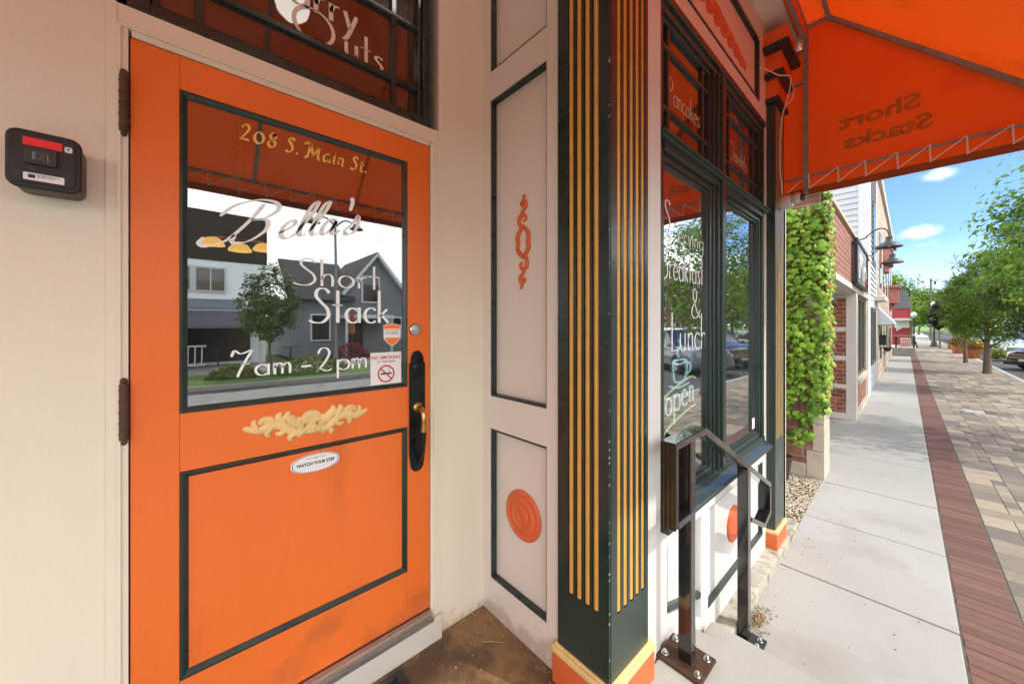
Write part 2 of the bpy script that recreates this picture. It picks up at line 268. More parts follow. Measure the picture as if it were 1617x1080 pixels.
# ------------------------------------------------- hand-painted lettering: strokes of a flat pen
def arc(cx, cy, rx, ry, a0, a1, k=10): return [(cx + rx * math.cos(R(a0 + (a1 - a0) * i / k)), cy + ry * math.sin(R(a0 + (a1 - a0) * i / k))) for i in range(k + 1)]
XH = .5
GL = {
 'S': (.52, [[(.46, .86), (.36, .98), (.18, .96), (.12, .78), (.24, .60), (.40, .42), (.44, .20), (.30, .02), (.10, .0), (-.06, .06)]]),
 'h': (.38, [[(.03, 1.02), (.03, 0)], [(.03, .26), (.10, .42), (.22, .46), (.29, .34), (.29, 0)]]),
 'o': (.46, [arc(.21, .23, .19, .23, 80, 450, 16)]), 'O': (.95, [arc(.42, .48, .42, .5, 80, 450, 20)]),
 'r': (.29, [[(.03, .47), (.03, 0)], [(.03, .24), (.10, .42), (.24, .46)]]),
 't': (.27, [[(.11, .95), (.11, 0)], [(-.04, .52), (.24, .52)]]),
 'a': (.48, [arc(.2, .22, .19, .22, 40, 320, 14), [(.38, .47), (.38, 0)]]),
 'c': (.36, [arc(.2, .23, .19, .23, 45, 315, 14)]),
 'k': (.36, [[(.03, 1.02), (.03, 0)], [(.28, .44), (.05, .20)], [(.10, .26), (.32, 0)]]),
 'm': (.62, [[(.03, .47), (.03, 0)], [(.03, .26), (.10, .42), (.20, .46), (.26, .34), (.26, 0)], [(.26, .26), (.34, .42), (.44, .46), (.50, .34), (.50, 0)]]),
 'n': (.38, [[(.03, .47), (.03, 0)], [(.03, .26), (.10, .42), (.22, .46), (.29, .34), (.29, 0)]]),
 'u': (.40, [[(.03, .47), (.03, .14), (.10, .02), (.22, .02), (.30, .16)], [(.30, .47), (.30, 0)]]),
 'p': (.46, [[(.04, .47), (.04, -.36)], arc(.24, .23, .19, .23, 140, -140, 14)]),
 'y': (.36, [[(.02, .47), (.14, .04)], [(.32, .47), (.18, .05), (.06, -.25), (-.04, -.32)]]),
 'e': (.42, [[(.03, .25), (.36, .27), (.30, .42), (.19, .46), (.06, .38), (.01, .22), (.08, .05), (.22, .0), (.36, .08)]]),
 'v': (.34, [[(.02, .47), (.16, 0)], [(.16, 0), (.30, .47)]]),
 'i': (.14, [[(.04, .47), (.04, 0)], [(.04, .62), (.04, .66)]]),
 'g': (.46, [arc(.2, .23, .18, .22, 40, 320, 14), [(.37, .47), (.37, -.12), (.28, -.32), (.12, -.34), (.02, -.25)]]),
 'f': (.26, [[(.28, .98), (.17, 1.0), (.11, .85), (.11, 0)], [(-.03, .5), (.24, .5)]]),
 's': (.30, [[(.26, .42), (.14, .47), (.05, .38), (.14, .27), (.24, .15), (.16, .01), (.0, .04)]]),
 'l': (.14, [[(.04, 1.02), (.04, 0)]]),
 'L': (.44, [[(.06, 1.0), (.06, .02)], [(.06, .02), (.40, .02)]]),
 'C': (.66, [arc(.36, .48, .34, .5, 50, 310, 16)]),
 'B': (.52, [[(.08, 1.0), (.08, 0)], [(-.04, .92), (.10, 1.02), (.32, .98), (.36, .78), (.26, .58), (.08, .54)], [(.08, .54), (.34, .50), (.44, .30), (.36, .06), (.14, -.02), (-.04, .04)]]),
 'P': (.48, [[(.08, 1.0), (.08, 0)], [(-.04, .90), (.10, 1.02), (.34, .98), (.42, .76), (.32, .52), (.10, .46)]]),
 '&': (.60, [[(.56, .30), (.42, .08), (.22, 0), (.06, .14), (.10, .36), (.30, .60), (.34, .84), (.24, .98), (.14, .88), (.16, .66), (.34, .28), (.56, 0)]]),
 '-': (.40, [[(.08, .22), (.30, .22)]]), '7': (.46, [[(-.08, .84), (.0, 1.0), (.18, .93), (.42, 1.0)], [(.42, 1.0), (.24, .52), (.10, .1), (.02, 0)]]),
 '2': (.56, [[(.02, .76), (.10, .97), (.28, 1.0), (.38, .80), (.28, .48), (.08, .14), (-.04, .02)], [(-.04, .04), (.10, .10), (.28, .0), (.46, .06)]]),
 '0': (.50, [arc(.23, .33, .19, .34, 80, 450, 16)]), '8': (.46, [[(.34, .78), (.22, .84), (.10, .72), (.18, .52), (.34, .34), (.34, .12), (.18, -.02), (.04, .12), (.10, .34), (.28, .54), (.34, .72), (.24, .84)]]),
 'M': (.88, [[(-.12, .70), (-.04, .84), (.10, .72), (.10, .30), (.02, .0)], [(.10, .80), (.34, .06)], [(.34, .06), (.62, .84)], [(.62, .84), (.62, .10), (.74, 0)]]),
 '.': (.20, [[(.04, .03), (.07, .06)]]), "'": (.2, [[(.06, 1.02), (.09, .78)]]), ' ': (.28, []),
}
def letters(mb, txt, a, b, cap, width=None, plane='X', c=0, wmin=.02, wmax=.08, nib=0, slant=0, rise=0, track=.06, glyphs=None):
    G_ = dict(GL); G_.update(glyphs or {})
    tot = sum(G_[ch][0] + track for ch in txt) - track
    sx = (width / tot) if width else cap
    x = 0; nd = Vector((math.cos(R(nib)), math.sin(R(nib))))
    for ch in txt:
        w, st = G_[ch]
        for pts in st:
            pp = spline([(p[0], p[1], 0) for p in pts], 5) if len(pts) > 2 else [Vector((p[0], p[1], 0)) for p in pts]
            q = []
            for p in pp:
                u = (x + p.x) * sx; vv = p.y * cap; q.append(Vector((u + slant * vv, vv + rise * u)))
            L, Rr = [], []
            for i, p in enumerate(q):
                t = (q[min(i + 1, len(q) - 1)] - q[max(i - 1, 0)]).normalized(); nn = Vector((-t.y, t.x))
                k = abs(t.x * nd.y - t.y * nd.x); ww = (wmin + (wmax - wmin) * k) * cap / 2
                if i in (0, len(q) - 1) and len(q) > 3: ww *= .55
                L.append(p + nn * ww); Rr.append(p - nn * ww)
            f = (lambda p: (c, a + p.x, b + p.y)) if plane == 'X' else (lambda p: (a + p.x, c, b + p.y))
            if ch == '.':
                dd = wmax * cap * .48; o_ = q[0]; L = [o_ + Vector((-dd, 0)), o_ + Vector((0, dd))]; Rr = [o_ + Vector((0, -dd)), o_ + Vector((dd, 0))]
            m = len(q); mb.add([f(p) for p in L] + [f(p) for p in Rr], [(i, m + i, m + i + 1, i + 1) for i in range(m - 1)])
        x += w + track
    return mb
random.seed(7)
# ---------------------------------------------------------------- palette
ORANGE = mat('orange_paint', (.80, .165, .024), .40, .07, 2.5, .0016, 26, stretch=(1, 1, .25), fine=.03, col2=(.56, .11, .016), c2=(.56, .80), c2scale=4, speck=((.30, .07, .02), 7, .012), grime=((.22, .085, .035), .55, 6, .35))
ORNG2 = mat('terracotta_orange_paint', (.66, .13, .04), .5, .08, 12, .0006, 60)
CREAM = mat('cream_paint', (.76, .69, .565), .5, .05, 2.2, .0012, 22, stretch=(1, 1, .3), col2=(.62, .53, .40), c2=(.58, .74), c2scale=3.2, speck=((.16, .11, .07), 5.5, .010), fine=.02, grime=((.30, .22, .12), .17, 9, .5))
MAUVE = mat('pale_mauve_paint', (.71, .65, .585), .45, .03, 2.5, .0008, 26, stretch=(1, 1, .3), speck=((.18, .12, .09), 6.5, .008), fine=.02, grime=((.30, .20, .12), .18, 9, .5))
WHITEP = mat('off_white_paint', (.68, .67, .645), .5, .04, 3, .0008, 30, fine=.03)
GREEN = mat('dark_green_gloss_paint', (.018, .034, .029), .3, .18, 9, .0008, 40, speck=((.25, .26, .24), 22, .012))
GREEN2 = mat('worn_dark_green_paint', (.026, .042, .037), .30, .12, 5, .0008, 60, col2=(.07, .10, .09), c2=(.70, .82), c2scale=34)
GOLD = mat('ochre_gold_paint', (.64, .33, .065), .42, .10, 16, .0005, 60)
GOLDL = mat('pale_gold_paint', (.76, .55, .23), .5, .12, 16, .0008, 60, col2=(.45, .33, .16), c2=(.6, .75), c2scale=25)
GLASS = glassmat('storefront_glass', .235)
GLASSW = glassmat('shop_window_glass', .36)
GLASST = glassmat('transom_glass', .085, (.62, .5, .42), .05)
LETW = mat('white_glass_lettering', (.86, .92, .92), .5, .02)
LETG = mat('gold_leaf_lettering', (.85, .52, .12), .35, .05)
LETB = mat('beige_glass_lettering', (.74, .66, .54), .5, .03)
DARK = mat('dark_shade_and_door', (.018, .012, .010), .8, .2, 3)
BLACK = mat('gloss_black_metal', (.012, .010, .010), .12, .1, 20, .0003, 60, coat=.6, spec=.6)
BLACKM = mat('matt_black_metal', (.02, .02, .02), .45, .15, 20)
RUST = mat('rusty_steel', (.07, .035, .02), .6, .4, 30, .001, 80, metal=.4, col2=(.16, .07, .03), c2scale=18)
STEEL = mat('zinc_steel', (.6, .6, .6), .25, .1, 20, metal=1)
ALU = mat('worn_aluminium', (.50, .49, .47), .35, .15, 30, .0004, 80, metal=.9, stretch=(4, .4, 1))
BRASS = mat('aged_brass', (.55, .33, .12), .3, .2, 20, metal=1)
BRONZE = mat('dark_patinated_bronze', (.02, .024, .026), .32, .4, 25, .0006, 60, metal=.6, col2=(.16, .22, .20), c2=(.66, .8), c2scale=40)
TILEG = None
RUSTH = mat('rusted_brown_hinge', (.09, .045, .025), .55, .4, 60, .001, 120, metal=.3)
# ================================================================ GROUND
GR = .015                       # the street runs a touch off the building's own axes
def gsheet(name, m, x0, x1, y0, y1, z, rot=GR, t=.004): return MB().box(x0, x1, y0, y1, z - t, z).build(name, m, rot=rot, kind='structure')
ASPH = mat('asphalt', (.052, .052, .054), .85, .2, 1.2, .004, 120, speck=((.12, .12, .12), 60, .1), fine=.25)
GRASS = mat('grass_ground', (.11, .20, .035), .9, .3, 3, .02, 60)
MB().box(-400, 400, -300, 900, -1.95, -1.90).build('ground', GRASS, kind='structure')
gsheet('road', ASPH, 2.30, 10.2, -60, 130, -1.82)
CONC = mat('broom_concrete', (.335, .33, .305), .85, .06, 1.1, .0012, 160, stretch=(1, 1, 1), col2=(.275, .265, .235), c2=(.5, .72), c2scale=1.8, fine=.10, speck=((.2, .19, .17), 16, .02))
CONC2 = mat('weathered_concrete', (.34, .325, .285), .9, .14, 3, .002, 90, col2=(.22, .19, .14), c2=(.52, .72), c2scale=6, fine=.12)
# sidewalk slabs
mb = MB(); js = [1.2, 2.12, 3.165, 4.155, 5.18, 6.47]
y = js[-1]
while y < 30.5: y += 1.13; js.append(y)
for i in range(len(js) - 1):
    x0 = -.618 if js[i] < 5.1 else -2.3
    a, b = js[i] + .005, js[i + 1] - .005
    mb.box(x0, .206, a, b, -1.82, -1.70 + random.uniform(-.0015, .0015))
mb.build('sidewalk', CONC, rot=GR, bevel=.006, kind='structure')
# brick border of soldier bricks
SOLD = mat('border_brick', (.3, .08, .06), .8, .15, 20, .002, 70, attr=[(.105, .050, .038), (.145, .064, .048), (.175, .085, .062), (.12, .064, .050)], fine=.12)
mb = MB(); y = 2.0
while y < 36:
    mb.box(.214 + random.uniform(-.003, .003), .452, y, y + .066, -1.80, -1.701 + random.uniform(-.002, .002), random.random()); y += .0715
mb.build('brick_border', SOLD, rot=GR, bevel=.0035, seg=1, kind='structure')
# pavers: random ashlar laid on an 8.4 cm module
PAV = mat('mixed_clay_paver', (.3, .24, .18), .85, .14, 14, .003, 60, attr=[(.115, .10, .088), (.19, .16, .125), (.25, .205, .155), (.33, .275, .20), (.20, .165, .13), (.15, .13, .115)], fine=.12)
mb = MB(); u = .0899; nx = 21; Y0 = 2.0; ny = 502; used = set(); rng = random.Random(3)
for j in range(ny):
    for i in range(nx):
        if (i, j) in used: continue
        opts = [(2, 3), (2, 2), (1, 2), (2, 1), (3, 2), (1, 1)]; rng.shuffle(opts); opts.sort(key=lambda o: -o[0] * o[1] * rng.uniform(.5, 1.2))
        for w, h in opts:
            cells = [(i + a, j + b) for a in range(w) for b in range(h)]
            if i + w <= nx and all(c_ not in used for c_ in cells): break
        used.update(cells)
        x0, y0 = .458 + i * u + .002, Y0 + j * u + .002; x1, y1 = x0 + w * u - .004, y0 + h * u - .004
        zt = -1.70 + rng.uniform(-.0015, .0015); e = .0025; r_ = rng.random()
        if 0.78 < (x0 + x1) / 2 < 1.06 and 11.3 < (y0 + y1) / 2 < 11.72: continue
        mb.add([(x0, y0, zt - .06), (x1, y0, zt - .06), (x1, y1, zt - .06), (x0, y1, zt - .06), (x0, y0, zt - e), (x1, y0, zt - e), (x1, y1, zt - e), (x0, y1, zt - e),
                (x0 + e, y0 + e, zt), (x1 - e, y0 + e, zt), (x1 - e, y1 - e, zt), (x0 + e, y1 - e, zt)],
               [(8, 9, 10, 11), (4, 5, 9, 8), (5, 6, 10, 9), (6, 7, 11, 10), (7, 4, 8, 11), (0, 1, 5, 4), (1, 2, 6, 5), (2, 3, 7, 6), (3, 0, 4, 7)], r_)
mb.build('paver_walk', PAV, rot=GR, kind='structure')
gsheet('paver_joint_sand', mat('joint_sand', (.085, .075, .06), .95, .3, 30, .002, 200), .205, 2.36, -8, 48, -1.7035)
gsheet('paver_edge_strip', CONC2, .458, 2.36, -60, 1.99, -1.700)
mb = MB().box(2.36, 2.50, -60, 60, -1.95, -1.697); mb.build('kerb', CONC, rot=GR, bevel=.012, kind='structure')
gsheet('far_walk', CONC, .205, 2.36, 47.2, 130, -1.701)
t = thing('utility_cover', 'pale square concrete utility cover set flush in the pavers', 'utility cover', (.74, 11.5, -1.70))
MB().box(.79, 1.05, 11.31, 11.71, -1.76, -1.698).build('cover_plate', CONC, t, rot=GR, bevel=.004)
MB().lathe([(.012, 0), (.012, .003), (.004, .003)], (.92, 11.51, -1.698), nn=10).build('lifting_hole', BLACKM, t, rot=GR)
# far side of the street
gsheet('gutter_band', CONC, 7.2, 9.6, -60, 130, -1.815, t=.02)
mb = MB().box(10.2, 10.4, -60, 130, -1.95, -1.70); mb.build('far_kerb', CONC2, kind='structure', bevel=.01)
mb = MB().box(10.4, 13.4, -60, 130, -1.95, -1.72); mb.build('verge', GRASS, kind='structure')
mb = MB(); y = -20
while y < 60: mb.box(13.4, 15.2, y + .01, y + 1.5, -1.95, -1.70); y += 1.51
mb.build('far_sidewalk', CONC, kind='structure', bevel=.006)
gsheet('front_yard', CONC2, 15.2, 17.4, -20, 40, -1.72, 0, .1)
gsheet('lane_marking', mat('road_paint', (.6, .6, .57), .7, .1), 6.1, 6.22, -60, 130, -1.816)
# restaurant stoop and steps
STAIN = mat('dirt_stained_floor', (.095, .058, .030), .55, .35, 7, .004, 40, col2=(.24, .145, .065), c2=(.44, .60), c2scale=5, speck=((.35, .30, .24), 34, .03), fine=.35, spec=.4)
MB().box(-1.47, -.72, -1.6, 1.087, -1.46, -1.371).build('recess_floor', STAIN, bevel=.003, kind='structure')
mb = MB(); mb.box(-.715, .155, -1.6, 1.725, -1.72, -1.371); mb.box(-.715, .155, 1.73, 2.04, -1.72, -1.535); mb.build('steps', CONC, bevel=.012, seg=3, kind='structure')
MB().box(-.775, -.655, 1.735, 3.80, -1.80, -1.635).build('foundation_ledge', mat('stained_foundation', (.38, .355, .29), .9, .25, 8, .006, 30, col2=(.19, .17, .12), c2=(.5, .65), c2scale=12), bevel=.012, kind='structure')
# ================================================================ THE RESTAURANT
D = -1.42; FX = -.745; RY = 1.085; ZF = -1.371
B = thing('restaurant_building', 'cream painted corner restaurant with recessed orange entry door and dark green shop window', 'restaurant', (-3, 1, ZF))
def part(mb, name, m, parent=None, **k): return mb.build(name, m, parent or B, **k)
# wall the door stands in (opening for door and transom), inner ceiling, walls
mb = MB()
mb.box(-1.60, D, -3.2, -.155, ZF - .1, 2.4)
mb.box(-1.60, D, .838, 1.30, ZF - .1, 2.4)
mb.box(-1.60, D, -.155, .838, 1.62, 2.4)
part(mb, 'door_wall', CREAM)
mb = MB(); mb.box(-1.60, -.93, 1.118, 1.30, ZF - .1, 2.4); mb.box(-1.42, -1.365, RY, 1.1175, ZF - .1, 2.4); mb.box(-1.0, -.93, RY, 1.1175, ZF - .1, 2.4)
for z0, z1 in ((ZF - .1, -1.207), (-.493, -.339), (1.070, 1.205), (2.2, 2.4)): mb.box(-1.3645, -1.0005, RY, 1.1175, z0, z1)
part(mb, 'return_wall', MAUVE, bevel=.0015)
mb = MB()
for z0, z1 in ((-1.207, -.493), (-.339, 1.07), (1.205, 2.2)):     # green lined panel recesses
    x0, x1 = -1.365, -1.0; s = .0255; w = .012
    for a0, a1, c0, c1 in ((x0, x0 + w, z0, z1), (x1 - w * .6, x1, z0, z1), (x0 + w, x1 - w * .6, z0, z0 + w), (x0 + w, x1 - w * .6, z1 - w, z1)):
        mb.box(a0, a1, RY + .004, 1.1172, c0, c1)
part(mb, 'panel_moulding', GREEN, bevel=.003)
part(MB().box(-1.60, FX - .0, -3.2, 1.30, 2.3, 2.42), 'recess_ceiling', CREAM)
part(MB().box(-1.42, -.715, -3.2, -3.1, ZF, 2.3), 'end_wall', CREAM)
# rosettes and scroll ornaments
def rosette(c, axis, name='rosette', sgn=1, rx=1):
    prof = [(.110, 0), (.110, .006), (.103, .013), (.096, .014), (.090, .009), (.080, .008), (.070, .015), (.058, .0165), (.050, .010), (.040, .009), (.034, .015), (.026, .016), (.018, .010), (.010, .013), (.002, .015)]
    mb = MB().lathe([(r, sgn * h) for r, h in prof], c, axis, 40); return part(mb, name, ORNG2, smooth=True)
rosette((-1.168, 1.1175, -.845), 'Y', sgn=-1)
def carve(mb, strokes, plane, c, depth=.012):
    for pts, rr in strokes:
        q = spline([(a, b, 0) for a, b in pts], 5); m = len(q)
        rs = []
        for i in range(m):
            t = i / (m - 1) * (len(rr) - 1); k = min(int(t), len(rr) - 2); rs.append(rr[k] + (rr[k + 1] - rr[k]) * (t - k))
        f = {'X': lambda p: (c, p.x, p.y), 'Y': lambda p: (p.x, c, p.y)}[plane]
        mb.tube([f(p) for p in q], rs, 10, flat=((1, 0, 0) if plane == 'X' else (0, 1, 0), depth / max(rs) * .9))
    return mb
def mirror2(st, cx=None, cy=None):
    o = []
    for pts, rr in st: o.append(([((2 * cx - a) if cx is not None else a, (2 * cy - b) if cy is not None else b) for a, b in pts], rr))
    return o
cx, cz = -1.168, .368
half = [([(cx - .030, cz + .0), (cx - .034, cz + .03), (cx - .012, cz + .058), (cx + .012, cz + .066)], [.012, .012, .010, .006]),
        ([(cx + .030, cz + .0), (cx + .034, cz + .03), (cx + .012, cz + .058), (cx - .006, cz + .070)], [.012, .012, .010, .008]),
        ([(cx - .008, cz + .060), (cx - .024, cz + .085), (cx - .020, cz + .115), (cx + .010, cz + .118), (cx + .018, cz + .098), (cx + .004, cz + .092)], [.010, .011, .010, .008, .007, .006]),
        ([(cx - .020, cz + .10), (cx - .004, cz + .135), (cx + .020, cz + .155), (cx + .010, cz + .180), (cx - .012, cz + .172), (cx - .004, cz + .158)], [.006, .008, .008, .009, .007, .005]),
        ([(cx + .006, cz + .165), (cx + .004, cz + .19), (cx + .012, cz + .207)], [.007, .006, .007])]
mb = carve(MB(), half + mirror2(half, cx, cz) , 'Y', 1.1165, .013); part(mb, 'scroll_ornament', ORNG2, smooth=True)
# corner pilaster with gold flutes (two visible faces), cap mould and plinth
def slot_face(mb, a0, a1, z0, z1, slots, zs0, zs1, plane, c0, depth):
    out = [[(a0, z0), (a1, z0), (a1, z1), (a0, z1)]]
    for s0, s1 in slots:
        r = (s1 - s0) / 2; m = (s0 + s1) / 2
        out.append([(m + r * math.cos(t), zs0 + r + r * math.sin(t)) for t in [math.pi + math.pi * i / 8 for i in range(9)]] + [(s1, zs1), (s0, zs1)])
    outline_mesh(mb, out, plane, c0, depth)
zc = -1.236                                                 # top of the plinth cap
pc = part(MB().box(-.928, -.706, 1.080, 1.335, zc, 2.3), 'pilaster', GREEN2)
mb = MB(); sl = [(-.878, -.852), (-.841, -.815), (-.804, -.778), (-.767, -.741)]
slot_face(mb, -.928, -.699, zc, 2.2, sl, -1.005, 2.15, 'Y', 1.0795, .0085)
mb.build('near_face', GREEN, pc)
mb = MB(); sl2 = [(1.118, 1.144), (1.160, 1.186), (1.202, 1.228), (1.243, 1.269), (1.284, 1.308)]
slot_face(mb, 1.0805, 1.335, zc, 2.2, sl2, -1.010, 2.15, 'X', -.7055, .0085)
mb.build('street_face', GREEN2, pc)
mb = MB()
for a, b in sl: mb.lathe([(.0120, 0), (.0120, 3.14)], ((a + b) / 2, 1.0815, -1.0), nn=12)
for a, b in sl2: mb.lathe([((b - a) / 2 - .001, 0), ((b - a) / 2 - .001, 3.14)], (-.7075, (a + b) / 2, -1.0), nn=12)
mb.build('flute', GOLD, pc, smooth=True)
mb = MB(); mb.box(-.948, -.678, 1.052, 1.362, zc - .022, zc + .001); mb.box(-.940, -.688, 1.062, 1.350, zc + .001, zc + .010)
mb.build('cap_mould', GOLDL, pc, bevel=.005, seg=3)
MB().box(-.944, -.682, 1.056, 1.358, -1.70, zc - .022).build('plinth', ORNG2, pc, bevel=.003)
mb = MB(); rc = random.Random(2)
for k in range(26):
    z_ = rc.uniform(-1.2, .9) if k % 3 else rc.uniform(-1.1, -.4); h_ = rc.uniform(.002, .009); w_ = rc.uniform(.0012, .003)
    mb.prism([(-.6975 - w_ * .2, z_), (-.6968, z_ + h_ * .3), (-.6969, z_ + h_), (-.6985 - w_, z_ + h_ * .6)], 1.0706, 1.0709, 'Y')
    z_ += .004; mb.prism([(1.0714, z_), (1.0722 + w_, z_ + h_ * .4), (1.0716, z_ + h_), (1.0711, z_ + h_ * .5)], -.6969, -.6966, 'X')
mb.build('paint_chips', mat('bare_primer', (.50, .52, .48), .7, .1), pc, kind='stuff')
# facade wall behind the window
mb = MB()
mb.box(-.90, FX, 1.33, 1.545, -1.66, 2.42); mb.box(-.90, FX, 3.125, 3.78, -1.66, 2.42)
mb.box(-.90, FX, 1.545, 3.125, 1.43, 1.595)
mb.box(-.90, FX - .02, 1.545, 3.125, 1.595, 2.0); mb.box(-.90, FX, 1.545, 3.125, 2.0, 2.42)
mb.box(FX - .0205, FX, 3.0, 3.125, 1.595, 2.0)
part(mb, 'facade_wall', mat('facade_cream_paint', (.72, .68, .60), .5, .04, 3, .001, 26, speck=((.2, .15, .1), 7, .008)))
part(MB().box(FX, -.722, 1.338, 1.492, -1.66, 2.3), 'corner_board', WHITEP, bevel=.002)
mb = MB(); mb.box(FX - .02, FX + .006, 2.985, 3.010, 1.575, 2.0); mb.box(FX - .02, FX + .006, 1.60, 2.985, 1.985, 2.01); mb.box(FX - .02, FX + .006, 1.60, 2.985, 1.573, 1.588)
part(mb, 'frieze_moulding', GREEN, bevel=.003)
st = []
rr = random.Random(5)
for k in range(9):
    t = k / 8; a = 1.78 + t * .86; s = 1 - t * .75
    zc_ = 1.80 - .10 * t + .0 * k
    st.append(([(a, zc_ + .07 * s), (a + .04, zc_ + .02 * s), (a + .02, zc_ - .05 * s), (a + .09, zc_ - .03 * s)], [.030 * s + .006, .036 * s + .006, .024 * s + .005, .008]))
    st.append(([(a + .02, zc_ + .09 * s), (a + .08, zc_ + .05 * s), (a + .12, zc_ - .01)], [.014, .022 * s + .006, .008]))
part(carve(MB(), st, 'X', FX - .018, .02), 'frieze_ornament', ORNG2, smooth=True)
# dado under the window with recessed panels
mb = MB(); mb.box(-.90, FX - .022, 1.545, 3.125, -1.66, -.90)
for a0, a1, z0, z1 in ((1.545, 3.125, -1.66, -1.51), (1.545, 3.125, -.985, -.90), (1.545, 1.60, -1.51, -.985), (1.98, 2.075, -1.51, -.985), (3.095, 3.125, -1.51, -.985)): mb.box(FX - .0218, FX, a0, a1, z0, z1)
dado = part(mb, 'dado', WHITEP, bevel=.0015)
mb = MB(); mb.box(FX - .021, FX + .004, 2.075, 3.095, -1.510, -1.488); mb.box(FX - .021, FX + .003, 3.078, 3.095, -1.488, -.985); mb.box(FX - .021, FX - .004, 2.075, 2.087, -1.488, -.985); mb.box(FX - .021, FX - .006, 2.087, 3.078, -.997, -.985)
mb.prism([(1.60, -1.285), (1.60, -1.255), (1.975, -1.375), (1.975, -1.405)], FX - .021, FX + .003); mb.box(FX - .021, FX - .004, 1.60, 1.615, -1.255, -.985)
mb.build('dado_moulding', GREEN2, dado, bevel=.003)
MB().lathe([(r, h) for r, h in [(.110, 0), (.110, .006), (.10, .013), (.09, .009), (.07, .015), (.055, .016), (.045, .009), (.03, .015), (.002, .014)]], (FX - .022, 2.54, -1.235), 'X', 36).build('rosette', ORNG2, dado, smooth=True)
# -------- second pilaster at the far end of the shop front, capital and cornice
p2 = part(MB().box(-.765, -.690, 3.20, 3.455, -1.50, 1.62), 'pilaster', GREEN2, bevel=.002)
mb = MB()
for a in (3.236, 3.278, 3.320, 3.362, 3.404): mb.lathe([(.009, 0), (.009, 2.44)], (-.6965, a, -.84), nn=10)
mb.build('flute', mat('dull_ochre_paint', (.42, .26, .085), .5, .15, 16), p2, smooth=True)
mb = MB(); mb.box(-.765, -.672, 3.182, 3.475, -1.525, -1.50); mb.build('cap_mould', GOLDL, p2, bevel=.004)
MB().box(-.765, -.676, 3.186, 3.470, -1.664, -1.525).build('plinth', ORNG2, p2, bevel=.003)
mb = MB(); mbg = MB()
for z0, z1, ex in ((1.655, 1.79, .015), (1.825, 1.96, .045), (2.0, 2.10, .085)):
    mb.box(-.765, -.690 + ex, 3.20 - ex, 3.455 + ex * .3, z0, z1)
for z0, z1, ex in ((1.62, 1.655, .03), (1.79, 1.825, .06), (1.96, 2.0, .10)):
    mbg.box(-.765, -.690 + ex, 3.20 - ex, 3.455 + ex * .3, z0, z1)
cap = mb.build('capital', mat('bright_orange_paint', (.78, .14, .02), .4, .05), p2, bevel=.003); mbg.build('capital_moulding', GREEN, p2, bevel=.006, seg=3)
mb = MB(); mb.box(-1.0, -.60, 1.06, 3.80, 2.19, 2.30); mb.box(-.66, -.60, 3.455, 3.80, 2.105, 2.19)
part(mb, 'cornice', CREAM, bevel=.004)
part(MB().box(-.60, -.555, -3.2, 3.80, 2.16, 2.34), 'cornice_fascia', mat('bright_orange_paint', (.8, .2, .02)), bevel=.004)
part(MB().box(-8, -.62, -3.2, 3.80, 2.42, 3.6), 'upper_wall', CREAM)
part(MB().box(-8, -.745, 3.60, 3.80, -1.70, 2.42), 'side_wall', CREAM)
# -------- interior seen dimly through the glass
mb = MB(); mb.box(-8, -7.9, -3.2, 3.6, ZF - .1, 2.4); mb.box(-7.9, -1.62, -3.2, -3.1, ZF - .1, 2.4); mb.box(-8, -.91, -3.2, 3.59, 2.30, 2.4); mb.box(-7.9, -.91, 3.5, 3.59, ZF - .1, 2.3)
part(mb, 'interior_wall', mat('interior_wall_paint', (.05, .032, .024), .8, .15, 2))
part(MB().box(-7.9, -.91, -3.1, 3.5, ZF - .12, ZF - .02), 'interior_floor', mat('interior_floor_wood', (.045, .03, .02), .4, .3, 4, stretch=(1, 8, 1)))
# -------- entry door
mb = MB(); x0, x1 = -1.465, D
mb.box(x0, x1, -.111, -.0125, -1.229, .775); mb.box(x0, x1, .688, .791, -1.229, .775)
mb.box(x0, x1, -.012, .6875, .678, .775); mb.box(x0, x1, -.012, .6875, -.425, -.256); mb.box(x0, x1, -.012, .6875, -1.229, -1.026)
mb.box(x0, x1 - .009, -.012, .6875, -1.0255, -.4255)
door = part(mb, 'entry_door', ORANGE, bevel=.0012)
def mould_frame(mb, a0, a1, z0, z1, w, c_out, c_in, c_back):      # mitred moulding with a sloped inner face
    o = [(a0, z0), (a1, z0), (a1, z1), (a0, z1)]; i_ = [(a0 + w, z0 + w), (a1 - w, z0 + w), (a1 - w, z1 - w), (a0 + w, z1 - w)]; h = [(a0 + w * .35, z0 + w * .35), (a1 - w * .35, z0 + w * .35), (a1 - w * .35, z1 - w * .35), (a0 + w * .35, z1 - w * .35)]
    vs = [(c_back, *p) for p in o] + [(c_out, *p) for p in o] + [(c_out, *p) for p in h] + [(c_in, *p) for p in i_] + [(c_back, *p) for p in i_]
    fs = []
    for q in range(4):
        for k in range(4): fs.append((k * 4 + q, k * 4 + (q + 1) % 4, (k + 1) * 4 + (q + 1) % 4, (k + 1) * 4 + q))
        fs.append((q, (q + 1) % 4, 16 + (q + 1) % 4, 16 + q))
    mb.add(vs, fs)
mb = MB(); mould_frame(mb, -.0118, .6873, -.2558, .6778, .0165, D + .004, D - .004, D - .018)
mb.build('glass_moulding', GREEN, door, bevel=.001)
mb = MB(); mould_frame(mb, -.0118, .6873, -1.0253, -.4257, .019, D + .003, D - .0085, D - .0088)
mb.build('panel_moulding', GREEN, door, bevel=.001)
MB().box(-1.4325, -1.4285, .003, .672, -.241, .662).build('glass_pane', GLASS, door)
LX = -1.4275
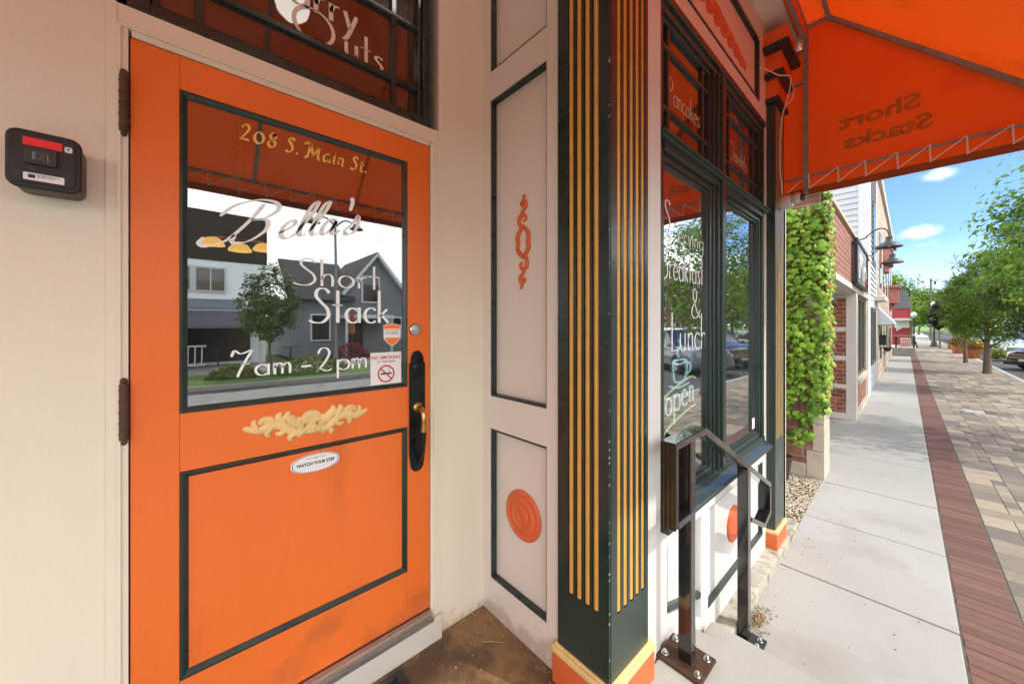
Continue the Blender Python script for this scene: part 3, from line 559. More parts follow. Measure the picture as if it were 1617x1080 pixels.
ITAL = {'S': (.56, [[(.46, .84), (.34, .98), (.18, .94), (.14, .76), (.28, .56), (.38, .36), (.32, .08), (.14, -.02), (-.02, .08)]]),
 'M': (1.06, [[(-.20, .80), (-.08, .98), (.10, .96), (.16, .84)], [(.20, .98), (.06, .0), (-.10, .0)], [(.20, .98), (.44, .12)], [(.44, .12), (.80, .98)], [(.80, .98), (.76, .10), (.92, .02)]]),
 'a': (.54, [[(.40, .52), (.22, .58), (.02, .40), (.02, .10), (.14, .0), (.30, .14), (.42, .52)], [(.42, .56), (.38, .12), (.50, .02)]]),
 'i': (.26, [[(.04, .50), (.12, .54), (.08, .10), (.18, .02)], [(.14, .74), (.16, .80)]]),
 'n': (.58, [[(.04, .52), (.10, .54), (.06, 0)], [(.08, .26), (.20, .50), (.34, .54), (.40, .42), (.36, .10), (.48, .02)]]),
 't': (.36, [[(.16, .80), (.10, .14), (.18, .0), (.30, .06)], [(-.02, .52), (.32, .54)]]),
 '2': (.66, [[(.04, .74), (.16, .94), (.34, .96), (.42, .76), (.30, .46), (.10, .14), (-.04, .0)], [(-.04, .02), (.26, .04), (.50, .02)]]),
 '0': (.68, [arc(.27, .36, .25, .36, 80, 450, 16)]), '8': (.66, [[(.44, .78), (.28, .92), (.12, .78), (.20, .54), (.42, .34), (.40, .08), (.20, -.02), (.04, .14), (.12, .36), (.36, .56), (.44, .76), (.30, .92)]])}
mb = MB(); letters(mb, '208 S. Main St.', .128, .588, .050, .398, c=LX, wmin=.05, wmax=.19, nib=40, slant=.10, rise=.004, track=.09, glyphs=ITAL)
mb.build('address_lettering', LETG, door)
SW = dict(wmin=.018, wmax=.125, nib=25)
bell = {'B': (.80, [[(-.62, .16), (-.66, .02), (-.48, -.08), (-.18, .06), (.10, .55), (.26, 1.0)], [(-.50, .70), (-.30, .98), (.10, 1.12), (.48, 1.04), (.60, .84), (.40, .62), (.10, .58)], [(.12, .56), (.44, .54), (.50, .26), (.24, -.02), (-.06, -.02), (-.08, .18)]]),
        'e': (.34, [[(-.04, .14), (.16, .28), (.26, .42), (.16, .5), (.02, .32), (.06, .06), (.22, 0), (.40, .14)]]),
        'l': (.25, [[(-.02, .14), (.20, .70), (.24, 1.04), (.12, .92), (.04, .4), (.08, .05), (.22, .08)]]),
        'a': (.40, [[(.28, .42), (.12, .48), (.0, .22), (.08, .02), (.24, .18), (.30, .42), (.26, .1), (.36, .02), (.46, .12)]]),
        "'": (.2, [[(.04, 1.16), (.09, 1.06), (.12, .92), (.12, .74)]]),
        's': (.34, [[(-.1, .1), (.10, .34), (.16, .56), (.24, .30), (.18, .02), (.0, -.02), (-.04, .08)]])}
mb = MB(); letters(mb, "Bella's", .118, .262, .125, .375, c=LX, slant=.32, rise=.24, track=.035, glyphs=bell, **SW)
mb.build('script_lettering', LETW, door)
mb = MB(); SP = dict(wmin=.03, wmax=.098, nib=0, c=LX)
letters(mb, 'Short', .282, .139, .094, .292, **SP); letters(mb, 'Stack', .330, .008, .124, .285, **SP)
mb.build('name_lettering', LETW, door)
num = {'7': (.50, [[(-.10, .82), (-.02, 1.06), (.16, .93), (.48, 1.10)], [(.48, 1.10), (.26, .58), (.12, .2), (.06, 0)], [(.16, .5), (.40, .52)]])}
mb = MB(); letters(mb, '7am', .116, -.164, .078, .160, glyphs=num, **SP); mb.build('opening_time_lettering', LETW, door)
mb = MB().box(LX, LX + .0006, .300, .330, -.147, -.141); mb.build('dash_mark', LETW, door)
mb = MB(); letters(mb, '2pm', .350, -.166, .082, .182, **SP); mb.build('closing_time_lettering', LETW, door)
# stickers inside the glass edge
RED = mat('red_print', (.55, .03, .02), .5, .03); INK = mat('dark_print', (.03, .03, .035), .5, .03); PAPER = mat('white_sticker', (.78, .79, .80), .5, .02); OPRN = mat('orange_print', (.85, .22, .03), .5, .03)
sh = [(.590, -.001), (.600, .001), (.626, .006), (.652, .001), (.663, -.001), (.661, -.055), (.645, -.075), (.626, -.087), (.607, -.075), (.591, -.055)]
sk = MB().prism(sh, LX - .0005, LX).build('shield_sticker', PAPER, door)
mb = MB(); mb.prism([(.592, -.003), (.626, .0035), (.660, -.003), (.660, -.016), (.592, -.016)], LX, LX + .0004); mb.prism([(.594, -.052), (.659, -.052), (.644, -.073), (.626, -.084), (.608, -.073)], LX, LX + .0004)
text_mesh(mb, 'THIS HOUSE', .008, .626, -.023, 'X', LX + .0003, .0004, sx=1.05); mb.build('sticker_print', OPRN, door)
mb = MB(); text_mesh(mb, 'IS ALARMED', .0075, .626, -.034, 'X', LX + .0003, .0004, sx=.9); mb.build('sticker_print', INK, door)
MB().prism([(.538, -.110), (.664, -.110), (.664, -.2375), (.538, -.2375)], LX - .0005, LX).build('no_smoking_sticker', PAPER, door)
mb = MB(); text_mesh(mb, 'NO SMOKING', .0125, .601, -.131, 'X', LX + .0003, .0004, sx=1.1, bold=.0004)
q = [(.601 + .035 * math.cos(t), -.196 + .035 * math.sin(t)) for t in [2 * math.pi * i / 32 for i in range(32)]]; q2 = [(.601 + .029 * math.cos(t), -.196 + .029 * math.sin(t)) for t in [2 * math.pi * i / 32 for i in range(32)]]
outline_mesh(mb, [q, q2], 'X', LX, .0006); mb.prism([(.577, -.176), (.581, -.172), (.625, -.216), (.621, -.220)], LX + .0008, LX + .0012); mb.build('no_smoking_symbol', RED, door)
mb = MB(); mb.box(LX, LX + .0006, .579, .612, -.199, -.192); text_mesh(mb, 'IN THIS AREA', .0085, .601, -.147, 'X', LX + .0003, .0004, sx=1.05)
mb.tube([(LX + .0003, .615, -.188), (LX + .0003, .611, -.181), (LX + .0003, .616, -.176), (LX + .0003, .612, -.170)], .0009, 5); mb.box(LX, LX + .0006, .6125, .623, -.199, -.192); mb.build('no_smoking_print', INK, door)
# gold carved ornament
gx, gz = .328, -.345
hs = [([(gx + .012, gz - .02), (gx + .05, gz - .022), (gx + .085, gz + .006), (gx + .118, gz + .014), (gx + .150, gz + .004), (gx + .178, gz + .012), (gx + .193, gz + .020)], [.011, .013, .012, .014, .011, .009, .005]),
      ([(gx + .046, gz + .0), (gx + .058, gz + .022), (gx + .075, gz + .034), (gx + .092, gz + .026)], [.010, .014, .012, .006]),
      ([(gx + .060, gz + .012), (gx + .072, gz + .042), (gx + .064, gz + .050)], [.010, .009, .005]),
      ([(gx + .106, gz + .010), (gx + .122, gz + .034), (gx + .142, gz + .034), (gx + .150, gz + .022)], [.010, .011, .010, .005]),
      ([(gx + .128, gz + .016), (gx + .136, gz + .046)], [.010, .005]),
      ([(gx + .050, gz - .022), (gx + .066, gz - .036), (gx + .060, gz - .046)], [.009, .008, .005]),
      ([(gx + .078, gz - .006), (gx + .094, gz - .018), (gx + .106, gz - .012)], [.009, .008, .004])]
cs = []
for k in range(7):
    an = R(90 + (k - 3) * 25); cs.append(([(gx, gz + .004), (gx + .020 * math.cos(an), gz + .008 + .022 * math.sin(an)), (gx + .036 * math.cos(an), gz + .010 + .038 * math.sin(an))], [.007, .011, .008]))
for k in range(4):
    an = R(-90 + (k - 1.5) * 32); cs.append(([(gx, gz + .004), (gx + .016 * math.cos(an), gz - .002 + .018 * math.sin(an)), (gx + .024 * math.cos(an), gz - .004 + .030 * math.sin(an))], [.007, .009, .006]))
ex_ = [([(gx + .030, gz - .012), (gx + .040, gz + .012), (gx + .034, gz + .028)], [.010, .012, .005]), ([(gx + .084, gz + .012), (gx + .098, gz + .040), (gx + .090, gz + .052)], [.011, .010, .004]),
       ([(gx + .158, gz + .006), (gx + .166, gz + .030), (gx + .158, gz + .038)], [.009, .008, .004]), ([(gx + .030, gz - .024), (gx + .040, gz - .040)], [.010, .005]), ([(gx + .118, gz + .008), (gx + .130, gz - .012), (gx + .122, gz - .020)], [.009, .008, .004])]
hs = [(p_, [q_ * 1.1 for q_ in r_]) for p_, r_ in hs + ex_]; cs = [(p_, [q_ * 1.15 for q_ in r_]) for p_, r_ in cs]
mb = carve(MB(), hs + mirror2(hs, gx) + cs, 'X', D + .001, .010); mb.build('carved_ornament', GOLDL, door, smooth=True)
# oval notice
ov = [(.3435 + (.0745 + .0035 * math.cos(4 * t)) * math.cos(t), -.4855 + .031 * (math.copysign(abs(math.sin(t)) ** .62, math.sin(t)))) for t in [2 * math.pi * i / 40 for i in range(40)]]
pl = MB().prism(ov, D - .0088, D + .001).build('notice_plaque', PAPER, door)
mb = MB(); ring = lambda k: [(.3435 + (a - .3435) * k, -.4855 + (b + .4855) * k) for a, b in ov]
outline_mesh(mb, [ring(.955), ring(.925)], 'X', D + .001, .0006); text_mesh(mb, 'WATCH YOUR STEP', .0112, .3435, -.4865, 'X', D + .0014, .0006, sx=.86, bold=.0005)
for k in range(9): mb.lathe([(.0011, 0), (.0011, .0006)], (D + .001, .3435 + (k - 4) * .012, -.503 + .0009 * abs(k - 4)), 'X', 6)
for s in (-1, 1): mb.tube([(D + .0012, .3435 + s * .004, -.468), (D + .0012, .3435 + s * .016, -.4645), (D + .0012, .3435 + s * .022, -.468), (D + .0012, .3435 + s * .032, -.466)], .0007, 5)
mb.lathe([(.0028, 0), (.0028, .0006)], (D + .001, .3435, -.4665), 'X', 6); mb.build('notice_print', INK, door)
# lock cylinder, long handle plate, pull, hinges
mb = MB().lathe([(.026, 0), (.026, .004), (.0225, .010), (.020, .011), (.019, .005), (.012, .005), (.012, .012), (.002, .0125)], (D, .7215, -.0195), 'X', 28); mb.box(D + .012, D + .0135, .7195, .7235, -.026, -.013); mb.build('lock_cylinder', STEEL, door, smooth=True)
hy, zt, zb_ = .7315, -.108, -.620
ol = [(hy + .030 * math.cos(t), zt - .040 + .040 * math.sin(t)) for t in [math.pi * i / 12 for i in range(13)]]
ol = [(hy + .037, -.175), (hy + .037, -.163), (hy + .030, -.155)] + ol + [(hy - .030, -.155), (hy - .037, -.163), (hy - .037, -.175), (hy - .037, -.545), (hy - .034, -.560)] + [(hy + .031 * math.cos(t), zb_ + .036 + .036 * math.sin(t)) for t in [math.pi + math.pi * i / 12 for i in range(13)]] + [(hy + .034, -.560), (hy + .037, -.545)]
hp = MB().prism(ol, D, D + .005).build('handle_plate', BRONZE, door, bevel=.002)
mb = MB().lathe([(.024, 0), (.024, .003), (.016, .006), (.015, .009), (.002, .010)], (D + .005, hy, -.188), 'X', 24); mb.build('thumb_button', BRONZE, door, smooth=True); mb = MB()
for zz, r_ in ((-.155, .0035), (-.345, .003), (-.600, .003)):
    MB().lathe([(r_, 0), (r_, .002), (.001, .003)], (D + .005, hy - .012, zz), 'X', 8).build('screw', BRONZE, door)
for q2_ in range(7): mb.tube([(D + .005, hy - .024 + q2_ * .008, -.600 + .002 * abs(q2_ - 3)), (D + .006, hy - .021 + q2_ * .007, -.560)], [.003, .001], 6)
mb.build('plate_relief', BRONZE, door, smooth=True)
mb = MB(); mb.tube(spline([(D + .004, hy, -.348), (D + .045, hy, -.352), (D + .062, hy, -.385), (D + .060, hy, -.44)], 6), [.009 + .0002 * i for i in range(19)], 12); mb.lathe([(.019, 0), (.019, .004), (.012, .010)], (D + .005, hy, -.348), 'X', 20); mb.build('door_pull', BRASS, door, smooth=True)
MB().tube(spline([(D + .060, hy, -.438), (D + .052, hy, -.50), (D + .030, hy, -.555), (D + .005, hy, -.585)], 6), [.0125 - .0003 * i for i in range(19)], 12).build('door_pull_tail', BRONZE, door, smooth=True)
for zz in (.59, -.232, -1.06):
    mb = MB().tube([(D + .009, -.122, zz - .075), (D + .009, -.122, zz + .075)], .0095, 12)
    for k in range(5): mb.lathe([(.0108, 0), (.0108, .004)], (D + .009, -.122, zz - .06 + k * .029), 'Z', 12)
    mb.lathe([(.006, 0), (.009, .006), (.006, .013), (.001, .016)], (D + .009, -.122, zz + .075), 'Z', 12); mb.lathe([(.001, -.014), (.007, -.008), (.006, 0)], (D + .009, -.122, zz - .075), 'Z', 12)
    mb.box(D, D + .003, -.1345, -.115, zz - .07, zz + .07); mb.build('hinge', RUSTH, door, smooth=True)
# door frame: jambs, head, stepped trim; threshold and sill board
mb = MB()
for s, a in ((-1, -.1115), (1, .7925)):
    e = .003
    mb.box(-1.50, D + .004, a + s * e, a + s * .016, ZF, .7945); mb.box(-1.50, D + .010, a + s * .0161, a + s * .024, ZF, .8035); mb.box(-1.50, D + .006, a + s * .0241, a + s * .0435, ZF, .8555)
mb.box(-1.50, D + .004, -.1085, .7895, .7780, .7945); mb.box(-1.50, D + .010, -.1275, .8085, .7946, .8035); mb.box(-1.50, D + .003, -.1355, .8165, .8036, .8555); mb.box(-1.50, D - .001, -.155, -.1557, ZF, .8)
part(mb, 'door_frame', CREAM, bevel=.002)
mb = MB(); mb.box(-1.48, -1.396, -.108, .790, -1.256, -1.234); mb.box(-1.396, -1.378, -.108, .790, -1.266, -1.244)
for k in range(4): mb.box(-1.412 + k * .008, -1.408 + k * .008, -.106, .788, -1.234, -1.2325)
part(mb, 'threshold', ALU, bevel=.002)
part(MB().box(-1.48, -1.392, -.155, .838, ZF, -1.267), 'sill_board', mat('peeling_white_paint', (.62, .58, .52), .6, .06, 5, .002, 30, col2=(.18, .11, .06), c2=(.60, .66), c2scale=7, stretch=(1, .35, 1)), bevel=.003)
# -------- transom over the door
TX = -1.455
mb = MB(); y0, y1, z0, z1 = -.118, .796, .858, 1.62
mb.box(TX - .04, D + .003, y0, y0 + .045, z0, z1); mb.box(TX - .04, D + .003, y1 - .035, y1, z0, z1); mb.box(TX - .04, D + .003, y0 + .0452, y1 - .0352, z0, z0 + .030); mb.box(TX - .04, D + .003, y0 + .0452, y1 - .0352, z1 - .04, z1)
mb.box(TX - .02, D - .012, y0 + .0453, y0 + .062, z0 + .0302, z1 - .0402); mb.box(TX - .02, D - .012, y1 - .052, y1 - .0353, z0 + .0302, z1 - .0402); mb.box(TX - .02, D - .012, y0 + .0622, y1 - .0522, z0 + .0302, z0 + .045)
for a in (.030, .640): mb.box(TX - .014, TX + .016, a - .011, a + .011, z0 + .0452, z1 - .0402)
for zz in (1.016, 1.275): mb.box(TX - .0135, TX + .0155, y0 + .062, y1 - .052, zz - .011, zz + .011)
tr = part(mb, 'transom_window', GREEN, bevel=.003)
MB().box(TX - .003, TX + .001, y0 + .05, y1 - .04, z0 + .03, z1 - .04).build('glass_pane', GLASST, tr)
mb = MB(); SP = dict(wmin=.03, wmax=.115, nib=0, c=TX + .0025)
letters(mb, 'Carry', .165, 1.128, .135, .335, **SP)
letters(mb, 'O', .282, 1.020, .118, .145, **SP); letters(mb, 'uts', .452, 1.026, .115, .150, **SP)
mb.build('window_lettering', LETB, tr)
# -------- display window of two lights under two transoms
mb = MB(); GX = -.775
def bars(mb, a0, a1, z0, z1, w, xb, xf): mb.box(xb, xf, a0, a0 + w, z0, z1); mb.box(xb, xf, a1 - w, a1, z0, z1); mb.box(xb, xf, a0 + w + .0003, a1 - w - .0003, z0, z0 + w); mb.box(xb, xf, a0 + w + .0003, a1 - w - .0003, z1 - w, z1)
# outer case
mb.box(-.86, FX + .004, 1.500, 1.556, -.86, 1.425); mb.box(-.86, FX + .006, 3.078, 3.122, -.86, 1.425); mb.box(-.86, FX + .016, 1.494, 3.122, 1.4255, 1.462); mb.box(-.86, FX + .002, 1.556, 3.078, 1.39, 1.4252)
mb.box(-.86, FX + .002, 2.155, 2.345, -.80, 1.389); mb.box(-.80, FX + .016, 2.185, 2.305, -.80, 1.388); mb.box(-.79, FX + .028, 2.215, 2.255, -.80, 1.387)
# transom bar
mb.box(-.86, FX + .012, 1.556, 3.078, .765, .862); mb.box(-.86, FX + .034, 1.500, 3.125, .800, .838); mb.box(-.86, FX + .046, 1.498, 3.128, .815, .826)
fr = part(mb, 'display_window', GREEN2, bevel=.004)
mb = MB()
for a0, a1 in ((1.556, 2.154), (2.346, 3.078)):
    bars(mb, a0, a1, -.80, .764, .030, -.80, -.752); bars(mb, a0 + .0305, a1 - .0305, -.7695, .7335, .014, -.795, -.762)
    bars(mb, a0, a1, .863, 1.389, .024, -.80, -.756)
    for k in (.16, .84): mb.box(-.785, -.762, a0 + (a1 - a0) * k - .010, a0 + (a1 - a0) * k + .010, .888, 1.364)
    for zz in (.985, 1.265): mb.box(-.784, -.761, a0 + .0242, a1 - .0242, zz - .010, zz + .010)
mb.build('sash', GREEN2, fr, bevel=.003)
mb = MB(); mb.prism([(-.80, -.80), (-.80, -.88), (-.69, -.88), (-.69, -.862), (-.735, -.835), (-.735, -.80)], 1.498, 3.125, plane='Y')
mb.v = [(a, b, c) for a, b, c in mb.v]; mb.build('sill', GREEN2, fr, bevel=.005, seg=2)
mb = MB()
for a0, a1 in ((1.60, 2.11), (2.39, 3.034)): mb.box(GX - .004, GX, a0 - .01, a1 + .01, -.755, .72)
mb.build('glass_pane', GLASSW, fr)
mb = MB()
for a0, a1 in ((1.58, 2.13), (2.37, 3.054)): mb.box(GX - .004, GX, a0, a1, .887, 1.365)
mb.build('transom_pane', glassmat('transom_red_glass', .17, (.62, .5, .42)), fr)
mb = MB(); SP = dict(wmin=.02, wmax=.06, nib=0, c=GX + .0015)
letters(mb, 'S', 1.625, .440, .140, .075, **SP); letters(mb, 'erving', 1.775, .400, .105, .32, **SP); letters(mb, 'Breakfast', 1.612, .215, .150, .475, **SP); letters(mb, '&', 1.925, .035, .155, .130, **SP); letters(mb, 'Lunch', 1.700, -.128, .185, .430, **SP)
mb.build('window_lettering', LETW, fr)
mb = MB(); SP['c'] = GX + .0015
letters(mb, 'Pancakes', 1.675, 1.045, .115, .365, **SP); mb.build('window_lettering', LETB, fr); mb = MB(); letters(mb, 'Omelets', 2.490, 1.035, .115, .36, **SP)
mb.build('window_lettering', LETB, fr)
mb = MB().box(GX + .0005, GX + .001, 2.965, 3.02, -.735, -.66); mb.build('paper_notice', PAPER, fr)
# ================================================================ THINGS ON AND BY THE RESTAURANT
def rrect(a0, a1, b0, b1, r, k=5):
    o = []
    for cx_, cy_, s in ((a1 - r, b1 - r, 0), (a0 + r, b1 - r, 90), (a0 + r, b0 + r, 180), (a1 - r, b0 + r, 270)):
        o += [(cx_ + r * math.cos(R(s + 90 * i / k)), cy_ + r * math.sin(R(s + 90 * i / k))) for i in range(k + 1)]
    return o
kb = thing('key_box', 'black rounded key lock box with red stripe on the cream wall left of the door', 'key box', (-1.38, -.24, .30))
MB().prism(rrect(-.293, -.188, .312, .437, .018), D, -1.352).build('box_body', mat('grey_brown_metal', (.085, .07, .058), .45, .15, 12, metal=.3), kb, bevel=.003)
MB().prism(rrect(-.296, -.185, .309, .440, .02), -1.352, -1.336).build('cover', mat('black_cast_metal', (.012, .012, .013), .5, .1), kb, bevel=.006, seg=3)
MB().prism(rrect(-.287, -.194, .320, .431, .012), -1.336, -1.3335).build('cover_plate', mat('dusty_black_paint', (.010, .011, .014), .5, .3, 20, col2=(.10, .08, .05), c2=(.58, .72), c2scale=35), kb, bevel=.001)
MB().prism(rrect(-.268, -.221, .362, .400, .004), -1.3335, -1.327).build('lock_cap', BLACKM, kb, bevel=.0015)
mb = MB(); mb.box(-1.327, -1.3265, -.256, -.254, .372, .389); mb.box(-1.327, -1.3265, -.2525, -.2515, .372, .389); mb.box(-1.327, -1.3265, -.235, -.2335, .370, .388); mb.tube([(-1.3268, -.247, .387), (-1.3268, -.238, .387), (-1.3268, -.247, .374), (-1.3268, -.238, .374)], .0006, 4); mb.build('lock_mark', mat('faded_grey_print', (.22, .23, .25), .5), kb)
MB().prism([(-.2705, .4035), (-.214, .4035), (-.214, .4215), (-.2705, .4215)], -1.3335, -1.3328).build('red_stripe', mat('bright_red_tape', (.80, .012, .015), .4, .02), kb)
MB().prism(rrect(-.270, -.211, .326, .3425, .002), -1.3335, -1.3329).build('label', PAPER, kb)
mb = MB(); mb.box(-1.3329, -1.3326, -.263, -.253, .331, .339); text_mesh(mb, 'EMERGENCY', .0042, -.234, .3385, 'X', -1.3327, .0002); text_mesh(mb, 'ENTRY ONLY', .0030, -.237, .3345, 'X', -1.3327, .0002); mb.build('label_print', INK, kb)
MB().prism(rrect(-.2105, -.199, .4035, .4165, .003), -1.3335, -1.3328).build('round_sticker', PAPER, kb)
mb = MB(); mb.tube([(-1.3326, -.208, .414), (-1.3326, -.202, .406)], .0006, 4); mb.tube([(-1.3326, -.202, .414), (-1.3326, -.208, .406)], .0006, 4); mb.box(-1.3328, -1.3326, -.206, -.204, .412, .4145); mb.build('sticker_print', INK, kb)
# doormat
MATR = mat('black_rubber', (.022, .024, .028), .5, .3, 25, .002, 90, col2=(.09, .075, .055), c2=(.56, .7), c2scale=14)
dm = thing('doormat', 'black rubber doormat with raised scrollwork in front of the orange door', 'doormat', (-1.0, .1, ZF))
MB().box(-1.37, -.52, -.90, .640, ZF, ZF + .007).build('mat_base', MATR, dm, bevel=.003)
mb = MB(); zz = ZF + .008
for yy in (.615, .10, -.42):
    mb.box(-1.352, -.54, yy - .01, yy + .008, ZF + .006, ZF + .012)
mb.box(-1.352, -1.338, -.88, .60, ZF + .006, ZF + .012)
rg = random.Random(11)
for i in range(6):
    for j in range(8):
        cx_, cy_ = -1.27 + i * .13, .54 - j * .17; s = 1 if (i + j) % 2 else -1
        mb.tube(spline([(cx_ + s * .05, cy_ - .06, zz), (cx_ + s * .055, cy_ + .01, zz), (cx_ + s * .01, cy_ + .05, zz), (cx_ - s * .03, cy_ + .015, zz), (cx_ - s * .005, cy_ - .015, zz), (cx_ + s * .012, cy_ + .01, zz)], 4), [.010 - .0002 * k for k in range(21)], 6)
mb.build('scroll_relief', MATR, dm, smooth=True)
# awning
CANV = mat('orange_awning_canvas', (.76, .225, .05), .75, .07, 1.6, .0012, 260, transl=.36, tcol=(1.0, .32, .035), fine=.08, sag=(2.2, .05, (1, .5, 1)), col2=(.50, .10, .015), c2=(.56, .8), c2scale=3)
CANE = mat('red_orange_awning_canvas', (.68, .16, .026), .75, .07, 1.6, .0012, 260, transl=.40, tcol=(.98, .24, .022), fine=.08, sag=(2.6, .05, (1, 1, .5)), col2=(.48, .085, .012), c2=(.56, .8), c2scale=3)
FRM = mat('grey_awning_tube', (.23, .26, .25), .45, .2, 18, .0004, 60)
aw = thing('awning', 'orange canvas awning over the shop front with dark tube frame and laced hem', 'awning', (.0, .5, .98))
YA, YE = -2.6, 3.50
mb = MB(); t = .003
mb.add([(-.557, YA, 2.262), (-.43, YA, 2.262), (.632, YA, 1.118), (.632, YA, .985), (-.557, YE + .02, 2.262), (-.43, YE + .02, 2.262), (.632, YE + .02, 1.118), (.632, YE + .02, .985),
        (-.557, YA, 2.265), (-.43, YA, 2.265), (.635, YA, 1.118), (.635, YA, .985), (-.557, YE + .02, 2.265), (-.43, YE + .02, 2.265), (.635, YE + .02, 1.118), (.635, YE + .02, .985)],
       [(0, 1, 5, 4), (1, 2, 6, 5), (2, 3, 7, 6), (8, 12, 13, 9), (9, 13, 14, 10), (10, 14, 15, 11), (0, 4, 12, 8), (3, 11, 15, 7), (0, 8, 9, 1), (1, 9, 10, 2), (2, 10, 11, 3), (4, 5, 13, 12), (5, 6, 14, 13), (6, 7, 15, 14)])
mb.build('canopy', CANV, aw)
for yy in (2.72, 1.18, -.38, -1.9):
    mb = MB().prism([(-.43, 2.2585), (-.426, 2.2625), (.6300, 1.1215), (.6265, 1.1175)], yy - .011, yy + .011, 'Y'); mb.build('seam', CANV, aw)

ep = [(-.742, .985), (.630, .985), (.630, 1.117), (-.43, 2.260), (-.548, 2.260), (-.548, 2.10), (-.742, 2.10)]
MB().prism(ep, YE, YE + .004, 'Y').build('end_panel', CANE, aw)
MB().prism([(a, b) for a, b in ep], YA, YA + .004, 'Y').build('end_panel', CANE, aw)
hem = mat('awning_hem', (.36, .085, .022), .8, .08, 6, .001, 200, transl=.15)
mb = MB(); mb.box(-.687, .626, YE - .006, YE - .001, .978, 1.03); mb.box(.622, .631, YA, YE - .007, .978, 1.03); mb.build('hem', hem, aw, bevel=.002)
mb = MB()
def sq(p, q, w=.014): mb.tube([p, q], w, 4)
yr = YE - .022
for yy in (yr, 1.95, .40, -1.15):
    sq((-.43, yy, 2.235), (.615, yy, 1.110), .017); sq((-.56, yy, 2.235), (-.43, yy, 2.235), .015)
sq((-.56, yr, .985), (-.56, yr, 2.24), .020)
sq((-.43, YA, 2.238), (-.43, YE, 2.238), .017); sq((-.565, YA, 2.135), (-.565, yr, 2.135), .015); sq((-.56, YA, 2.24), (-.56, YE - .01, 2.24), .015)
sq((.612, YA, 1.118), (.612, YE - .01, 1.118), .013); sq((-.687, YE - .012, 1.118), (.612, YE - .012, 1.118), .010)
sq((-.675, yr, 1.83), (-.56, yr, 1.83), .012); sq((-.675, yr, 2.07), (-.56, yr, 2.07), .012); sq((-.672, yr, 1.82), (-.672, yr, 2.08), .010)
mb.build('frame', FRM, aw)
mb = MB(); CORD = mat('white_lacing_cord', (.72, .68, .62), .7, .05)
xs = [-.675, -.543, -.379, -.238, -.087, .053, .199, .361, .51, .61]; yl = YE - .026
for a, b in zip(xs, xs[1:]): mb.tube([(a, yl, 1.02), (b, yl, 1.130)], .0035, 5); mb.tube([(b, yl, 1.130), (b + .004, yl, 1.02)], .0045, 5)
yy = YA + .1
while yy < YE - .2: mb.tube([(.600, yy, 1.02), (.600, yy + .17, 1.130)], .0035, 5); mb.tube([(.600, yy + .17, 1.130), (.600, yy + .175, 1.02)], .0045, 5); yy += .175
mb.build('lacing', CORD, aw)
mb = MB(); text_mesh(mb, 'Short', .098, -.175, 1.440, 'Y', YE - .0015, .001, bold=.0045, sx=1.28, mirror=True); text_mesh(mb, 'Stacks', .098, -.140, 1.292, 'Y', YE - .0015, .001, bold=.0045, sx=1.22, mirror=True)
mb.build('lettering_showing_through', mat('olive_show_through_print', (.48, .15, .025), .85, .25, 14), aw)
el_ = thing('entry_lamp', 'white globe lamp under the awning, seen mirrored in the glass above the orange door', 'lamp', (-.60, .44, 1.68))
MB().tube([(-.60, .44, 1.86), (-.60, .44, 2.19)], .012, 8).build('stem', FRM, el_)
MB().lathe([(.02, .09), (.05, .085), (.055, .06), (.05, .05)], (-.60, .44, 1.77), 'Z', 20).build('collar', FRM, el_, smooth=True)
MB().lathe([(.045, .055), (.075, .03), (.085, 0), (.075, -.04), (.045, -.072), (.005, -.085)], (-.60, .44, 1.77), 'Z', 24).build('globe', mat('glowing_white_globe', (.8, .8, .8), .3, emit=(1, .95, .88), estr=4), el_, smooth=True)
# security camera and its cable
sc_ = thing('security_camera', 'white dome security camera at the far end of the shop front above the ivy', 'camera', (-.65, 3.36, .84))
WP = mat('white_plastic', (.62, .56, .50), .4, .08, 20, .0008, 60, col2=(.42, .34, .26), c2=(.55, .7), c2scale=22)
mb = MB().lathe([(.050, 0), (.052, .01), (.050, .060), (.046, .070)], (-.69, 3.37, .925), 'X', 28); mb.build('junction_base', WP, sc_, smooth=True)
MB().lathe([(.010, -.0), (.030, .004), (.039, .020), (.039, .040), (.030, .054)], (-.620, 3.352, .932), 'X', 28).build('dome_housing', WP, sc_, smooth=True)
MB().lathe([(.026, 0), (.029, .012), (.022, .026), (.010, .032), (.001, .033)], (-.570, 3.348, .930), 'X', 24).build('lens_dome', BLACK, sc_, smooth=True)
mb = MB().tube(spline([(-.742, 3.00, 1.81), (-.70, 3.08, 1.80), (-.65, 3.12, 1.76), (-.600, 3.16, 1.75), (-.594, 3.17, 1.70), (-.612, 3.17, 1.60), (-.64, 3.17, 1.50), (-.655, 3.18, 1.36), (-.662, 3.20, 1.15), (-.660, 3.24, 1.02), (-.668, 3.30, .965)], 6), .0042, 6)
mb.tube(spline([(-.594, 3.17, 1.70), (-.575, 3.16, 1.66), (-.59, 3.17, 1.58), (-.625, 3.17, 1.555)], 5), .0034, 6)
tag(mb.build('cable', mat('white_cable', (.66, .58, .52), .5, .1)), 'white cable looping down the far green pilaster to the camera', 'cable')
